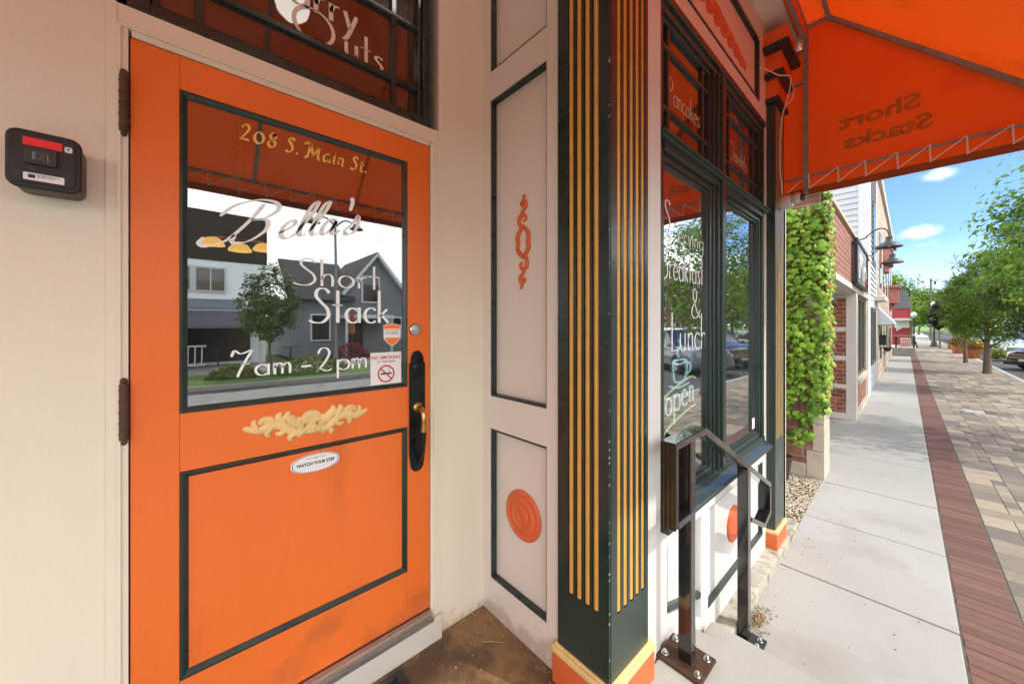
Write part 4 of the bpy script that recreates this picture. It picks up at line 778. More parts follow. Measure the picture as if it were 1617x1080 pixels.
# handrail
hr = thing('handrail', 'glossy black metal handrail with two posts beside the shop window steps', 'handrail', (-.62, 1.9, ZF))
mb = MB(); xa, xb = -.662, -.600
def flatbar(p, q, t):          # bar in the YZ plane with width xa..xb and thickness t
    (y0, z0), (y1, z1) = p, q; d = Vector((y1 - y0, z1 - z0)).normalized(); nn = Vector((-d.y, d.x)) * t / 2
    mb.prism([(y0 + nn.x, z0 + nn.y), (y0 - nn.x, z0 - nn.y), (y1 - nn.x, z1 - nn.y), (y1 + nn.x, z1 + nn.y)], xa, xb)
path_o = [(1.362, -.775), (1.362, -.445), (1.655, -.438), (2.690, -.975), (2.690, -1.165), (2.56, -1.205), (2.295, -1.075)]
path_i = [(1.385, -.748), (1.385, -.470), (1.647, -.465), (2.664, -.992), (2.664, -1.145), (2.555, -1.175), (2.295, -1.046)]
mb.prism(path_o + path_i[::-1], xa, xb); mb.prism([(1.385, -.775), (1.50, -.775), (1.50, -.748), (1.385, -.748)], xa, xb)
mb.build('rail', BLACK, hr, bevel=.003)
MB().box(-.654, -.602, 1.500, 1.548, ZF + .012, -.462).build('post', BLACK, hr, bevel=.004)
MB().box(-.654, -.602, 2.232, 2.284, -1.69, -.770).build('post', BLACK, hr, bevel=.004)
for (x0, x1, y0, y1, zf, m_) in ((-.722, -.545, 1.448, 1.606, ZF, RUST), (-.735, -.535, 2.20, 2.315, -1.70, BLACKM)):
    bp = MB().box(x0, x1, y0, y1, zf, zf + .012).build('base_plate', m_, hr, bevel=.002)
    for bx, by in ((x0 + .024, y0 + .03), (x1 - .024, y0 + .03), (x0 + .024, y1 - .03), (x1 - .024, y1 - .03)):
        mb = MB().lathe([(.014, 0), (.014, .002), (.0105, .0022), (.0105, .011), (.006, .0112), (.006, .017), (.004, .019), (.001, .019)], (bx, by, zf + .012), 'Z', 6 + 6); mb.build('bolt', STEEL, bp, smooth=True)
# debris on the floor and by the foundation
DRY = mat('dry_plant_litter', (.30, .19, .10), .9, .3, 20, attr=[(.12, .07, .035), (.30, .19, .10), (.46, .34, .20), (.22, .12, .06)])
mb = MB(); rg = random.Random(4)
for k in range(160):
    r_ = abs(rg.gauss(0, .05)); an = rg.uniform(0, 6.28); x, y = -.61 + r_ * math.cos(an) * .6, 2.46 + r_ * math.sin(an) * 1.6
    if x < -.655: continue
    l_ = rg.uniform(.008, .03); a2 = rg.uniform(0, 3.14); h = rg.uniform(.002, .02 * max(.1, 1 - r_ * 9))
    dx, dy = l_ * math.cos(a2) / 2, l_ * math.sin(a2) / 2; w = rg.uniform(.001, .005)
    mb.tube([(x - dx, y - dy, -1.698 + h), (x, y, -1.696 + h + rg.uniform(0, .006)), (x + dx, y + dy, -1.698 + h + rg.uniform(-.002, .006))], [w * .4, w, w * .3], 4, rnd=rg.random())
tag(mb.build('dry_litter', DRY), 'small heap of dry leaf litter by the foundation behind the handrail', 'litter', kind='stuff')
mb = MB()
for k in range(150):
    t_ = rg.random(); x = -.60 + abs(rg.gauss(0, .22)); y = 2.1 + rg.random() * 2.2 + (0 if rg.random() < .5 else rg.random() * 5)
    if rg.random() < .35: x, y = rg.uniform(-.6, .1), rg.uniform(2.1, 8)
    s = rg.uniform(.0012, .0045) * (1.5 if rg.random() < .1 else 1); mb.lathe([(s, 0), (s * .8, s * .8), (s * .2, s)], (x - .015 * y, y, -1.6995), 'Z', 5, rnd=rg.random())
tag(mb.build('crumbs', DRY), 'small dark crumbs of dirt scattered over the pale sidewalk', 'dirt', kind='stuff')
mb = MB()
for k in range(230):
    if rg.random() < .6:
        if rg.random() < .5: x, y = rg.uniform(-1.41, -.93), RY - abs(rg.gauss(0, .016)) - .003
        else: x, y = D + .05 - .045 * (1 if rg.random() < 1 else 0) + abs(rg.gauss(0, .014)), rg.uniform(.84, 1.08)
    else: x, y = rg.uniform(-1.38, -.75), rg.uniform(.66, 1.05)
    s = rg.uniform(.001, .0042); mb.lathe([(s, 0), (s * .85, s * .7), (s * .2, s * 1.1)], (x, y, ZF - .0005), 'Z', 5, rnd=rg.random())
mb.tube([(-1.255, .955, ZF + .003), (-1.225, .985, ZF + .006), (-1.19, 1.02, ZF + .004)], .0016, 5, rnd=.8); mb.tube([(-1.39, .865, ZF + .003), (-1.37, .875, ZF + .004)], .002, 5, rnd=.1)
tag(mb.build('floor_grit', DRY), 'grit and a dry stalk along the walls of the brown recess floor', 'grit', kind='stuff')
# gravel bed
GRV = mat('pea_gravel', (.4, .33, .25), .8, .15, 40, attr=[(.20, .15, .10), (.36, .29, .21), (.50, .42, .31), (.62, .56, .46), (.30, .22, .15)])
MB().box(-1.7, -.60, 3.56, 5.20, -1.80, -1.722).build('gravel_bed_soil', mat('soil', (.09, .065, .04), .95, .3, 20, .01, 60), kind='structure')
ROCK = [(0, 0, 1), (.9, 0, .1), (.3, .85, 0), (-.7, .6, .15), (-.85, -.45, 0), (.25, -.9, .1), (0, 0, -.8)]
mb = MB()
for k in range(5200):
    x = rg.uniform(-1.25, -.632 - .0) ; y = rg.uniform(3.5, 5.195) if rg.random() < .93 else rg.uniform(3.05, 3.5)
    if y < 3.82 and x < -.668: continue
    xr = -.632 - .015 * (y - 3.2) * .0
    s = rg.uniform(.006, .0135); a_ = rg.uniform(0, 6.28); ca, sa = math.cos(a_), math.sin(a_); z = -1.716 + rg.uniform(0, .010)
    if y < 3.5: s *= .6
    ex, ey, ez = s * rg.uniform(.8, 1.5), s, s * rg.uniform(.5, .8)
    mb.add([(x + (vx * ex) * ca - (vy * ey) * sa, y + (vx * ex) * sa + (vy * ey) * ca, z + vz * ez) for vx, vy, vz in ROCK], [(0, 1, 2), (0, 2, 3), (0, 3, 4), (0, 4, 5), (0, 5, 1), (6, 2, 1), (6, 3, 2), (6, 4, 3), (6, 5, 4), (6, 1, 5)], rg.random())
tag(mb.build('gravel', GRV), 'strip of pale tan gravel between the green pilaster and the ivy pier', 'gravel', kind='stuff')
mb = MB()
for k in range(420):
    y = rg.uniform(2.1, 5.1); x = -.640 + rg.uniform(-.012, .020) - .015 * y + .04; s = rg.uniform(.003, .007); z = -1.704
    mb.add([(x + vx * s, y + vy * s * 1.3, z + vz * s * .6) for vx, vy, vz in ROCK], [(0, 1, 2), (0, 2, 3), (0, 3, 4), (0, 4, 5), (0, 5, 1)], rg.random() * .35)
tag(mb.build('joint_grit', GRV), 'dark grit filling the gap between sidewalk slab and foundation', 'grit', kind='stuff')
mb = MB().lathe([(.085, 0), (.12, .24), (.128, .24), (.128, .27), (.115, .27), (.105, .22), (.001, .21)], (-1.03, 4.93, -1.712), 'Z', 28)
tag(mb.build('plant_pot', mat('dark_brown_plastic', (.045, .028, .022), .45, .1), smooth=True), 'dark brown empty pot standing on the gravel in the corner by the ivy pier', 'pot')
# neon sign inside the window
ns = thing('neon_sign', 'neon sign with coffee cup and the word open hanging inside the shop window', 'neon sign', (-.83, 1.8, -.47))
NB = mat('blue_neon_tube', (.35, .62, .70), .3, 0, emit=(.55, .82, .88), estr=.9); NY = mat('yellow_neon_tube', (.65, .65, .25), .3, 0, emit=(.8, .8, .42), estr=.9); NW = mat('white_neon_tube', (.7, .75, .72), .3, 0, emit=(.85, .9, .85), estr=.9)
nx_ = -.84
def neon(pts, m, name, closed=False): MB().tube(spline([(nx_, a * 1.098, b * 1.098) for a, b in pts], 5, closed), .0048, 6).build(name, m, ns, smooth=True)
neon([(1.70, -.175), (1.715, -.255), (1.75, -.275), (1.82, -.272), (1.85, -.24), (1.855, -.178), (1.78, -.168), (1.70, -.175), (1.78, -.19), (1.855, -.178)], NB, 'cup_tube')
neon([(1.855, -.19), (1.895, -.19), (1.90, -.225), (1.855, -.245)], NB, 'cup_tube'); neon([(1.67, -.285), (1.76, -.302), (1.88, -.290)], NB, 'cup_tube')
neon([(1.765, -.155), (1.750, -.13), (1.785, -.10), (1.765, -.07)], NB, 'steam_tube')
neon([(1.60, -.335), (1.72, -.298), (1.84, -.272), (1.93, -.262), (1.99, -.30), (1.98, -.35)], NY, 'border_tube'); neon([(1.60, -.50), (1.70, -.462), (1.86, -.425), (1.98, -.41), (2.0, -.44)], NY, 'border_tube'); neon([(1.98, -.35), (2.0, -.39), (1.97, -.41)], NY, 'border_tube')
for ch, x_, s_ in (('o', 1.625, 1), ('p', 1.71, 1), ('e', 1.80, 1), ('n', 1.885, 1)):
    for st in GL[ch][1]: MB().tube(spline([(nx_, (x_ + a * .16) * 1.098, (-.418 + (x_ - 1.62) * .12 + b * .17) * 1.098) for a, b in st], 3), .0045, 6).build('letter_tube', NW, ns, smooth=True)
mb = MB().box(nx_ - .03, nx_ - .012, 1.74, 2.2, -.57, -.555); mb.tube([(nx_ - .02, 1.80, -.56), (nx_ - .02, 1.80, .70)], .0012, 4); mb.tube([(nx_ - .02, 2.14, -.56), (nx_ - .02, 2.14, .70)], .0012, 4); mb.build('sign_bracket', BLACKM, ns)
# lamps and furniture inside
pd = thing('pendant_light', 'brass pendant with three glowing amber shades inside behind the door glass', 'pendant light', (-4.2, .37, .80))
mb = MB().tube([(-4.2, (.37), .74), (-4.2, .37, 2.3)], .012, 8); mb.build('stem', BRASS, pd)
for k, (dx, dy) in enumerate(((0, -.19), (.08, .0), (0, .19))):
    MB().lathe([(.03, .07), (.055, .06), (.085, .02), (.09, 0), (.08, .0), (.05, .04), (.025, .06)], (-4.2 + dx, (.37) + dy, .71 - (.04 if k == 1 else 0)), 'Z', 20).build('lamp_shade', mat('amber_glass_shade', (.8, .5, .15), .4, emit=(1, .50, .12), estr=1.1), pd, smooth=True)
    MB().tube([(-4.2, .37, .80), (-4.2 + dx, .37 + dy, .795 - (.04 if k == 1 else 0))], .009, 6).build('lamp_arm', BRASS, pd)
def table(x, y):
    t = thing('dining_table', 'dark square dining table inside behind the shop window', 'table', (x, y, ZF - .02), 'dining tables inside the restaurant')
    MB().box(x - .38, x + .38, y - .38, y + .38, -.66, -.62).build('table_top', mat('table_wood', (.12, .06, .03), .3, .2), t, bevel=.004)
    MB().lathe([(.22, 0), (.22, .02), (.035, .04), (.035, .70), (.1, .72)], (x, y, ZF - .018), nn=16).build('pedestal', BLACKM, t, smooth=True)
    for s in (-1, 1):
        c = thing('dining_chair', 'dark wooden chair drawn up to a table inside the restaurant', 'chair', (x, y + s * .62, ZF - .02), 'dining chairs inside the restaurant')
        W_ = mat('chair_wood', (.09, .045, .025), .35, .2)
        MB().box(x - .2, x + .2, y + s * .62 - .2, y + s * .62 + .2, -.94, -.90).build('seat', W_, c, bevel=.006)
        for a in (-1, 1):
            for b in (-1, 1): MB().tube([(x + a * .19, y + s * .62 + b * .19, ZF - .018), (x + a * .18, y + s * .62 + b * .18, -.94)], .018, 6).build('leg', W_, c)
        mb = MB()
        for a in (-.18, -.06, .06, .18): mb.tube([(x + a, y + s * .81, -.90), (x + a, y + s * .86, -.46)], .014, 6)
        mb.box(x - .2, x + .2, y + s * .86 - .015, y + s * .86 + .015, -.48, -.40); mb.build('backrest', W_, c)
for a in ((-1.9, 2.3), (-3.6, 2.2), (-4.8, -.9)): table(*a)
# ================================================================ NEIGHBOURS UP THE STREET
BR = .0095
BRK = brickmat('red_brown_brick', (.30, .095, .055), (.215, .06, .036), (.36, .32, .28), .215, .075)
BRK2 = brickmat('pier_brick', (.25, .12, .09), (.17, .075, .06), (.34, .29, .23), .30, .105)
STONE = mat('cut_limestone', (.50, .445, .36), .8, .1, 4, .002, 40, col2=(.38, .33, .26), c2=(.5, .7), c2scale=8)
STONEP = mat('pale_limestone', (.60, .57, .52), .75, .06, 4, .001, 40)
bb = thing('brick_building', 'one storey red brick shop with pale stone trim and ivy covered near pier', 'building', (-3, 8.5, -1.70), rot=BR)
bp_ = lambda mb, name, m, parent=None, **k: mb.build(name, m, parent or bb, rot=BR, **k)
XF = -.632
bp_(MB().box(-6, XF - .005, 5.212, 5.60, -1.72, 1.44), 'brick_pier', BRK2)
mb = MB()
for k in range(7):
    z0 = -1.70 + k * .30; w = .095 if k % 2 else .15
    mb.box(XF - w, XF + .004, 5.207, 5.604, z0 + .003, z0 + .297)
mb.box(-1.4, XF - .155, 5.206, 5.3, -1.70, -1.56)
bp_(mb, 'stone_quoin', STONE, bevel=.004)
bp_(MB().box(-6, XF, 5.215, 11.60, .66, 1.445), 'brick_parapet', BRK)
bp_(MB().box(-6, XF + .012, 5.605, 11.60, .575, .66), 'stone_belt', STONEP, bevel=.004)
bp_(MB().box(-6, XF - .06, 5.605, 8.86, .548, .574), 'porch_soffit', STONEP)
bp_(MB().box(-6, XF + .035, 5.19, 11.60, 1.446, 1.50), 'coping', mat('coping_stone', (.50, .42, .30), .8, .1), bevel=.006)
bp_(MB().box(-2.2, -2.1, 5.6, 8.86, -1.70, .575), 'porch_wall', BRK)
bp_(MB().box(-2.1, XF - .14, 8.865, 9.1, -1.60, .547), 'brick_wall', BRK)
mb = MB(); mb.box(XF - .14, XF, 8.86, 9.10, -1.70, .5749)
for zz in (-.08, -.60, -1.11): mb.box(-2.1, XF - .1405, 8.858, 8.90, zz - .04, zz + .04)
mb.box(-2.1, XF - .1405, 8.857, 8.92, -1.70, -1.59); mb.box(-2.1, XF - .1405, 8.858, 8.92, .49, .547); bp_(mb, 'stone_column', STONEP, bevel=.004)
mb = MB(); mb.box(-.95, XF - .02, 9.10, 9.16, -1.60, .574); mb.box(-.95, XF - .02, 11.38, 11.60, -1.60, .574); bp_(mb, 'stone_jamb', STONE)
bp_(MB().box(-.95, XF - .02, 9.165, 11.375, -1.55, -1.09), 'brick_apron', BRK)
mb = MB(); mb.box(-.95, XF + .03, 9.162, 11.378, -1.089, -1.02); mb.box(-.95, XF + .01, 9.105, 11.60, -1.70, -1.605); bp_(mb, 'stone_sill', STONE, bevel=.004)
bw = thing_w = MB()
mb = MB(); BRNZ = mat('bronze_window_frame', (.11, .105, .085), .4, .1)
for a in (9.18, 9.88, 10.62, 11.33): mb.box(-.80, XF - .045, a - .035, a + .035, -1.018, .573)
mb.box(-.80, XF - .046, 9.215, 11.295, -1.018, -.96); mb.box(-.80, XF - .046, 9.215, 11.295, .50, .573)
w_ = bp_(mb, 'shop_window', BRNZ, bevel=.004); MB().box(-.765, -.758, 9.2, 11.3, -.97, .51).build('glass_pane', GLASS, w_, rot=BR)
# ivy on the pier
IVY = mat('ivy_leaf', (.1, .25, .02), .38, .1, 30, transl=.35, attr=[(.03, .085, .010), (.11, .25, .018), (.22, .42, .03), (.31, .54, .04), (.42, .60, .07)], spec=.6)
IVD = mat('reddish_ivy_leaf', (.3, .3, .05), .5, .1, 30, transl=.3, attr=[(.30, .42, .05), (.42, .42, .07), (.48, .30, .06), (.36, .13, .05)])
LF = [(0, -.42), (.20, -.50), (.44, -.34), (.40, -.10), (.58, .08), (.34, .16), (.20, .24), (0, .62), (-.20, .24), (-.34, .16), (-.58, .08), (-.40, -.10), (-.44, -.34), (-.20, -.50)]
def leaf(mb, p, nrm_, s, roll, rnd):
    nrm_ = Vector(nrm_).normalized(); dn = Vector((0, 0, -1)); t_ = (dn - nrm_ * dn.dot(nrm_)).normalized(); t_ = Matrix.Rotation(roll, 3, nrm_) @ t_; b_ = nrm_.cross(t_)
    P = Vector(p); vs = [P + nrm_ * s * .10] + [P + b_ * a * s + t_ * b * s - nrm_ * (a * a * .35 + max(0, b) * .22) * s for a, b in LF]
    mb.add(vs, [(0, 1 + i, 1 + (i + 1) % 14) for i in range(14)], rnd)
iv = thing('ivy', 'bright green ivy covering the street end of the brick pier', 'ivy', (-.95, 5.2, -1.5), rot=BR)
rg = random.Random(21); mb = MB(); mc = MB(); ms_ = MB()
for k in range(3100):
    x = rg.uniform(-1.75, -.60); z = -1.52 + 3.08 * rg.random() ** .93
    nzv = noise.noise(Vector((x * 3, z * 2.2, 4.1)))
    lim = -1.33 + .25 * nzv + (.35 if x > -.72 and z < -1.0 else 0) + max(0, (x + .80)) * 1.2
    if z < lim: continue
    if z > 1.28 + .22 * nzv + max(0, .12 * (x + 1)): continue
    if nzv < -.36 and rg.random() < .8: continue
    dpt = rg.uniform(.01, .10) * (1 + .8 * nzv); edge = max(0, x + .66)
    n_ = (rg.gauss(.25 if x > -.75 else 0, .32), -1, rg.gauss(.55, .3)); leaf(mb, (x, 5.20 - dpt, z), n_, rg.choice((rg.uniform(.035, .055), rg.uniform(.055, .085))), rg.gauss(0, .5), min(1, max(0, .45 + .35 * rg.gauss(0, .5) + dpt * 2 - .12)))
for k in range(1100):           # wrapping round on to the street face
    y = 5.20 + abs(rg.gauss(0, .20)); z = -1.0 + 2.45 * rg.random() ** .85; lim = -.95 + .9 * (y - 5.2)
    if z < lim or y > 5.75: continue
    bul = .012 + .03 * noise.noise(Vector((y * 2, z * 2.5, 1)))
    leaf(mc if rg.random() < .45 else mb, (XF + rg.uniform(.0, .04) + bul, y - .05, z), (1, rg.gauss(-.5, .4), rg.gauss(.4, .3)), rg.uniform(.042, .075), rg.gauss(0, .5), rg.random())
for k in range(60):
    x, z = (rg.uniform(-.66, -.60), rg.uniform(-1.1, 1.3)); y = rg.uniform(5.2, 5.6)
    ms_.tube(spline([(x, y, z), (x + rg.uniform(.0, .05), y + rg.uniform(-.03, .08), z - .05), (x + rg.uniform(.01, .07), y + rg.uniform(-.03, .1), z - rg.uniform(.07, .14))], 3), .0025, 4)
for k in range(9):
    x = -1.6 + k * .11; ms_.tube(spline([(x, 5.200, -1.2), (x + rg.uniform(-.06, .06), 5.198, -.4), (x + rg.uniform(-.08, .08), 5.198, .5), (x + rg.uniform(-.08, .08), 5.199, 1.2)], 5), .005, 5)
mb.build('green_leaves', IVY, iv, rot=BR); mc.build('turning_leaves', IVD, iv, rot=BR); ms_.build('stems', mat('ivy_stem', (.20, .10, .05), .8, .2), iv, rot=BR)
# sign and gooseneck lamps on the brick shop
sg = thing('wall_sign', 'weathered silver framed sign with cut metal figure on the brick shop', 'sign', (-.6, 9.1, .70), rot=BR)
SIL = mat('weathered_silver_panel', (.42, .43, .43), .45, .2, 6, .001, 30, metal=.5, col2=(.16, .13, .11), c2=(.5, .62), c2scale=5)
MB().box(XF + .002, XF + .055, 8.05, 10.1, .70, 1.36).build('sign_panel', SIL, sg, rot=BR, bevel=.01)
mb = MB(); mb.box(XF + .03, XF + .075, 8.0, 8.05, .66, 1.40); mb.box(XF + .03, XF + .075, 10.1, 10.15, .66, 1.40); mb.box(XF + .03, XF + .075, 8.05, 10.1, 1.36, 1.40); mb.box(XF + .03, XF + .075, 8.05, 10.1, .66, .70); mb.build('sign_frame', BLACKM, sg, rot=BR)
mb = MB()
for pts, r_ in (([(8.5, .78), (8.65, 1.0), (8.8, 1.22)], [.03, .07, .04]), ([(8.8, 1.22), (8.95, .95), (9.1, .76)], [.04, .05, .02]), ([(8.45, 1.12), (8.8, 1.08), (9.2, 1.2)], [.02, .04, .02]), ([(9.35, .80), (9.5, 1.0), (9.75, 1.05), (9.9, .85)], [.02, .05, .05, .02])):
    mb.tube(spline([(XF + .06, a, b) for a, b in pts], 4), [r_[min(len(r_) - 1, int(i / 4))] for i in range(4 * (len(pts) - 1) + 1)], 8, flat=((1, 0, 0), .3))
mb.build('figure', mat('bright_brushed_metal', (.70, .72, .74), .35, .1, metal=.6), sg, rot=BR)
MB().lathe([(.07, 0), (.07, .015), (.02, .02)], (XF + .055, 9.85, .80), 'X', 16).build('red_emblem', mat('dull_red_enamel', (.40, .05, .04), .4), sg, rot=BR, smooth=True)
LM = mat('grey_lamp_enamel', (.035, .038, .042), .45, .1)
def goose(y, z, label):
    t = thing('gooseneck_lamp', label, 'wall lamp', (XF, y, z - .1), 'gooseneck lamps over the sign', rot=BR)
    c = XF + .40
    MB().lathe([(.05, 0), (.05, .012), (.02, .02)], (XF, y, z + .09), 'X', 16).build('wall_plate', LM, t, rot=BR, smooth=True)
    MB().tube(spline([(XF + .005, y, z + .09), (XF + .10, y, z + .10), (XF + .20, y, z + .20), (XF + .30, y, z + .235), (c - .03, y, z + .20), (c, y, z + .10), (c, y, z + .02)], 6), .011, 8).build('arm', LM, t, rot=BR, smooth=True)
    MB().lathe([(.030, .06), (.045, .055), (.045, .0), (.06, -.03), (.12, -.065), (.165, -.11), (.168, -.125), (.155, -.118), (.11, -.075), (.04, -.04)], (c, y, z + .02), 'Z', 28).build('shade', LM, t, rot=BR, smooth=True)
    MB().lathe([(.02, 0), (.035, -.03), (.03, -.06), (.005, -.075)], (c, y, z - .02), 'Z', 14).build('bulb', mat('frosted_bulb', (.5, .5, .46), .4), t, rot=BR, smooth=True)
goose(8.9, 1.42, 'nearer grey gooseneck lamp arching over the silver sign'); goose(10.7, 1.36, 'farther grey gooseneck lamp, partly behind the nearer one')
# white clapboard building
wb = thing('clapboard_building', 'tall white clapboard building behind the brick shop with wide corner boards', 'building', (-3, 13.5, -1.70), rot=BR)
SID = mat('white_clapboard', (.50, .53, .57), .6, .06, 3); TRW = mat('white_trim_paint', (.60, .62, .65), .5, .03)
wp = lambda mb, name, m, parent=wb, **k: mb.build(name, m, parent, rot=BR, **k)
wp(MB().box(-7, XF - .04, 11.65, 15.2, -1.72, 4.25), 'clapboard_wall', SID)
mb = MB(); zz = 1.2
while zz < 4.1: mb.prism([(11.649, zz), (11.612, zz), (11.640, zz + .135), (11.649, zz + .135)], -6.9, -.802, 'X'); zz += .137
zz = .63
while zz < 4.1: mb.prism([(XF - .039, zz), (XF - .004, zz), (XF - .03, zz + .135), (XF - .039, zz + .135)], 12.352, 14.848, 'Y'); zz += .137
wp(mb, 'clapboards', SID)
mb = MB(); mb.box(-.80, XF, 11.61, 12.35, -1.70, 4.25); mb.box(-.80, XF - .005, 14.85, 15.19, -1.70, 4.25); mb.box(-.8, XF - .01, 12.351, 14.849, .45, .62); wp(mb, 'corner_board', TRW, bevel=.005)
mb = MB(); mb.box(-7, XF + .10, 11.55, 15.25, 4.25, 4.34); mb.box(-7, XF + .16, 11.52, 15.28, 4.3405, 4.45); wp(mb, 'cornice', STONEP, bevel=.01)
mb = MB()
for a in (12.9, 13.55, 14.25): mb.box(-.72, XF + .01, a - .05, a + .05, -1.02, .42)
mb.box(-.72, XF + .008, 12.951, 14.199, -1.02, -.93); mb.box(-.72, XF + .008, 12.951, 14.199, .33, .42)
sw = wp(mb, 'shop_window', BRNZ); MB().box(-.69, -.652, 12.95, 14.2, -.95, .35).build('glass_pane', GLASS, sw, rot=BR)
mb = MB(); mb.box(-.66, XF + .012, 13.2, 14.3, 1.6, 3.2); uw = wp(mb, 'upper_window', mat('dark_window_trim', (.10, .09, .08), .5)); MB().box(XF + .0125, XF + .016, 13.3, 14.2, 1.7, 3.1).build('glass_pane', GLASS, uw, rot=BR)
wp(MB().box(-.8, XF + .20, 14.0, 15.19, .655, .78), 'door_hood', STONEP, bevel=.02)
# rough stone building
rb = thing('stone_building', 'two storey rough tan stone building with red brown bays farther up the street', 'building', (-3, 22, -1.70), rot=BR)
ROUGH = brickmat('rough_tan_stone', (.56, .44, .33), (.40, .29, .22), (.33, .29, .24), .55, .24, ms=.05, bump=.03)
rp_ = lambda mb, name, m, parent=rb, **k: mb.build(name, m, parent, rot=BR, **k)
rp_(MB().box(-7, XF, 15.26, 28.4, -1.72, 4.3), 'stone_wall', ROUGH)
rp_(MB().box(-7, XF + .08, 15.30, 28.5, 4.3, 4.5), 'stone_cornice', STONEP, bevel=.01)
mb = MB(); OX = mat('oxblood_paint', (.26, .07, .05), .5, .1)
for y0, y1, z0, z1, e in ((19.2, 21.0, 2.25, 2.9, .22), (24.2, 26.6, 1.0, 1.7, .30)):
    mb.prism([(XF, y0), (XF + e, y0 + .35), (XF + e, y1 - .35), (XF, y1)], z0, z1, 'Z'); mb.prism([(XF, y0 - .1), (XF + e + .08, y0 + .3), (XF + e + .08, y1 - .3), (XF, y1 + .1)], z1 + .001, z1 + .12, 'Z'); mb.prism([(XF, y0 + .3), (XF + e * .5, y0 + .6), (XF + e * .5, y1 - .6), (XF, y1 - .3)], z0 - .25, z0 - .001, 'Z'); rp_(mb, 'bay', OX, bevel=.01); mb = MB()
for k in range(5):
    y0 = 16.2 + k * 2.35
    mb = MB(); mb.box(XF - .1, XF + .012, y0, y0 + 1.05, 1.2, 2.9); ww = rp_(mb, 'window', BLACKM); MB().box(XF + .0125, XF + .016, y0 + .1, y0 + .95, 1.3, 2.8).build('glass_pane', GLASS, ww, rot=BR)
    mb = MB(); mb.box(XF - .1, XF + .010, y0 + .2, y0 + 1.4, -1.1, .35); ww = rp_(mb, 'window', BLACKM); MB().box(XF + .0105, XF + .014, y0 + .3, y0 + 1.3, -1.0, .25).build('glass_pane', GLASS, ww, rot=BR)
mb = MB().prism([(XF + .001, .52), (XF + .001, .0), (XF + .34, .02), (XF + .34, .06)], 15.5, 17.6, 'Y'); tag(mb.build('small_awning', mat('pale_blue_grey_canvas', (.62, .68, .72), .8, .05), rot=BR, bevel=.004), 'small pale blue grey sloping awning over a doorway of the stone building', 'awning')
mb = MB().box(XF + .001, XF + .15, 15.9, 16.25, -.62, -.34); mb.box(XF + .001, XF + .165, 15.88, 16.27, -.339, -.31); tag(mb.build('mailbox', BLACKM, rot=BR, bevel=.008), 'black metal mailbox on the stone wall below the small awning', 'mailbox')
mb = MB().lathe([(.001, -.16), (.07, -.12), (.11, -.02), (.115, 0), (.09, 0)], (XF + .13, 17.6, -.75), 'Z', 16); mb.tube([(XF, 17.6, -.62), (XF + .13, 17.6, -.62), (XF + .13, 17.6, -.72)], .01, 5); tag(mb.build('hanging_planter', BLACKM, rot=BR, smooth=True), 'small dark planter bracketed low on the stone wall beyond the mailbox', 'planter')
# landing with railing and a sandwich board at the end of the sidewalk
tag(MB().box(-2.0, -.05, 29.0, 33.0, -1.75, -1.24).build('raised_landing', CONC2, bevel=.02), 'grey concrete landing closing the sidewalk up the street', 'landing')
rl = thing('landing_railing', 'black metal railing round the raised concrete landing', 'railing', (-.45, 29.1, -1.24))
mb = MB()
for x in (-.77, -.11): mb.box(x - .035, x + .035, 29.05, 29.12, -1.24, -.62)
mb.box(-.11 - .03, -.11 + .03, 31, 31.06, -1.24, -.62); mb.build('railing_post', BLACKM, rl)
mb = MB(); mb.box(-.86, -.06, 29.04, 29.13, -.619, -.56); mb.box(-.15, -.07, 29.13, 32.8, -.619, -.56); mb.box(-.74, -.14, 29.07, 29.10, -1.15, -1.11); mb.build('top_rail', mat('grey_rail_paint', (.3, .3, .3), .5), rl)
sb = thing('sandwich_board', 'small white sandwich board with orange blocks of lettering on the landing', 'sign board', (-.42, 29.6, -1.24))
MB().box(-.62, -.22, 29.58, 29.62, -1.22, -.72).build('board', PAPER, sb)
mb = MB()
for k in range(5): mb.box(-.585 + k * .07, -.535 + k * .07, 29.572, 29.579, -.90, -.80); mb.box(-.585 + k * .07, -.54 + k * .07, 29.572, 29.579, -1.14, -.95)
mb.build('board_print', mat('faded_orange_print', (.75, .22, .08), .6), sb)
# red building and things around it
rd = thing('red_building', 'red building with grey roof at the far end of the street', 'building', (-3, 48, -1.70))
MB().box(-7, -.39, 45.0, 52, -1.72, 1.38).build('red_wall', mat('barn_red_paint', (.36, .03, .05), .6, .1), rd)
MB().prism([(-7.2, 1.38), (-.36, 1.38), (-.60, 2.9), (-7.0, 2.9)], 44.9, 52, 'Y').build('roof', mat('grey_shingles', (.13, .13, .15), .8, .2, 20), rd)
mb = MB(); mb.box(-1.3, -.42, 44.93, 44.999, -.25, .35); mb.build('shop_sign', mat('white_sign_paint', (.65, .66, .68), .5), rd)
mb = MB()
for k in range(5): mb.tube(spline([(-1.15 + k * .15, 44.9, -.5 + k * .12), (-1.08 + k * .15, 44.9, -.15 + k * .05), (-1.02 + k * .15, 44.9, -.45 + k * .1)], 4), .03, 5)
mb.build('script_sign', PAPER, rd)
MB().box(-.385, -.25, 44.9, 45.05, -1.70, 2.6).build('corner_pilaster', mat('olive_green_paint', (.14, .16, .06), .6), rd)
MB().prism([(-1.4, .55), (-.42, .55), (-.25, .35), (-1.4, .35)], 43.6, 44.89, 'Y').build('entrance_canopy', STONEP, rd)
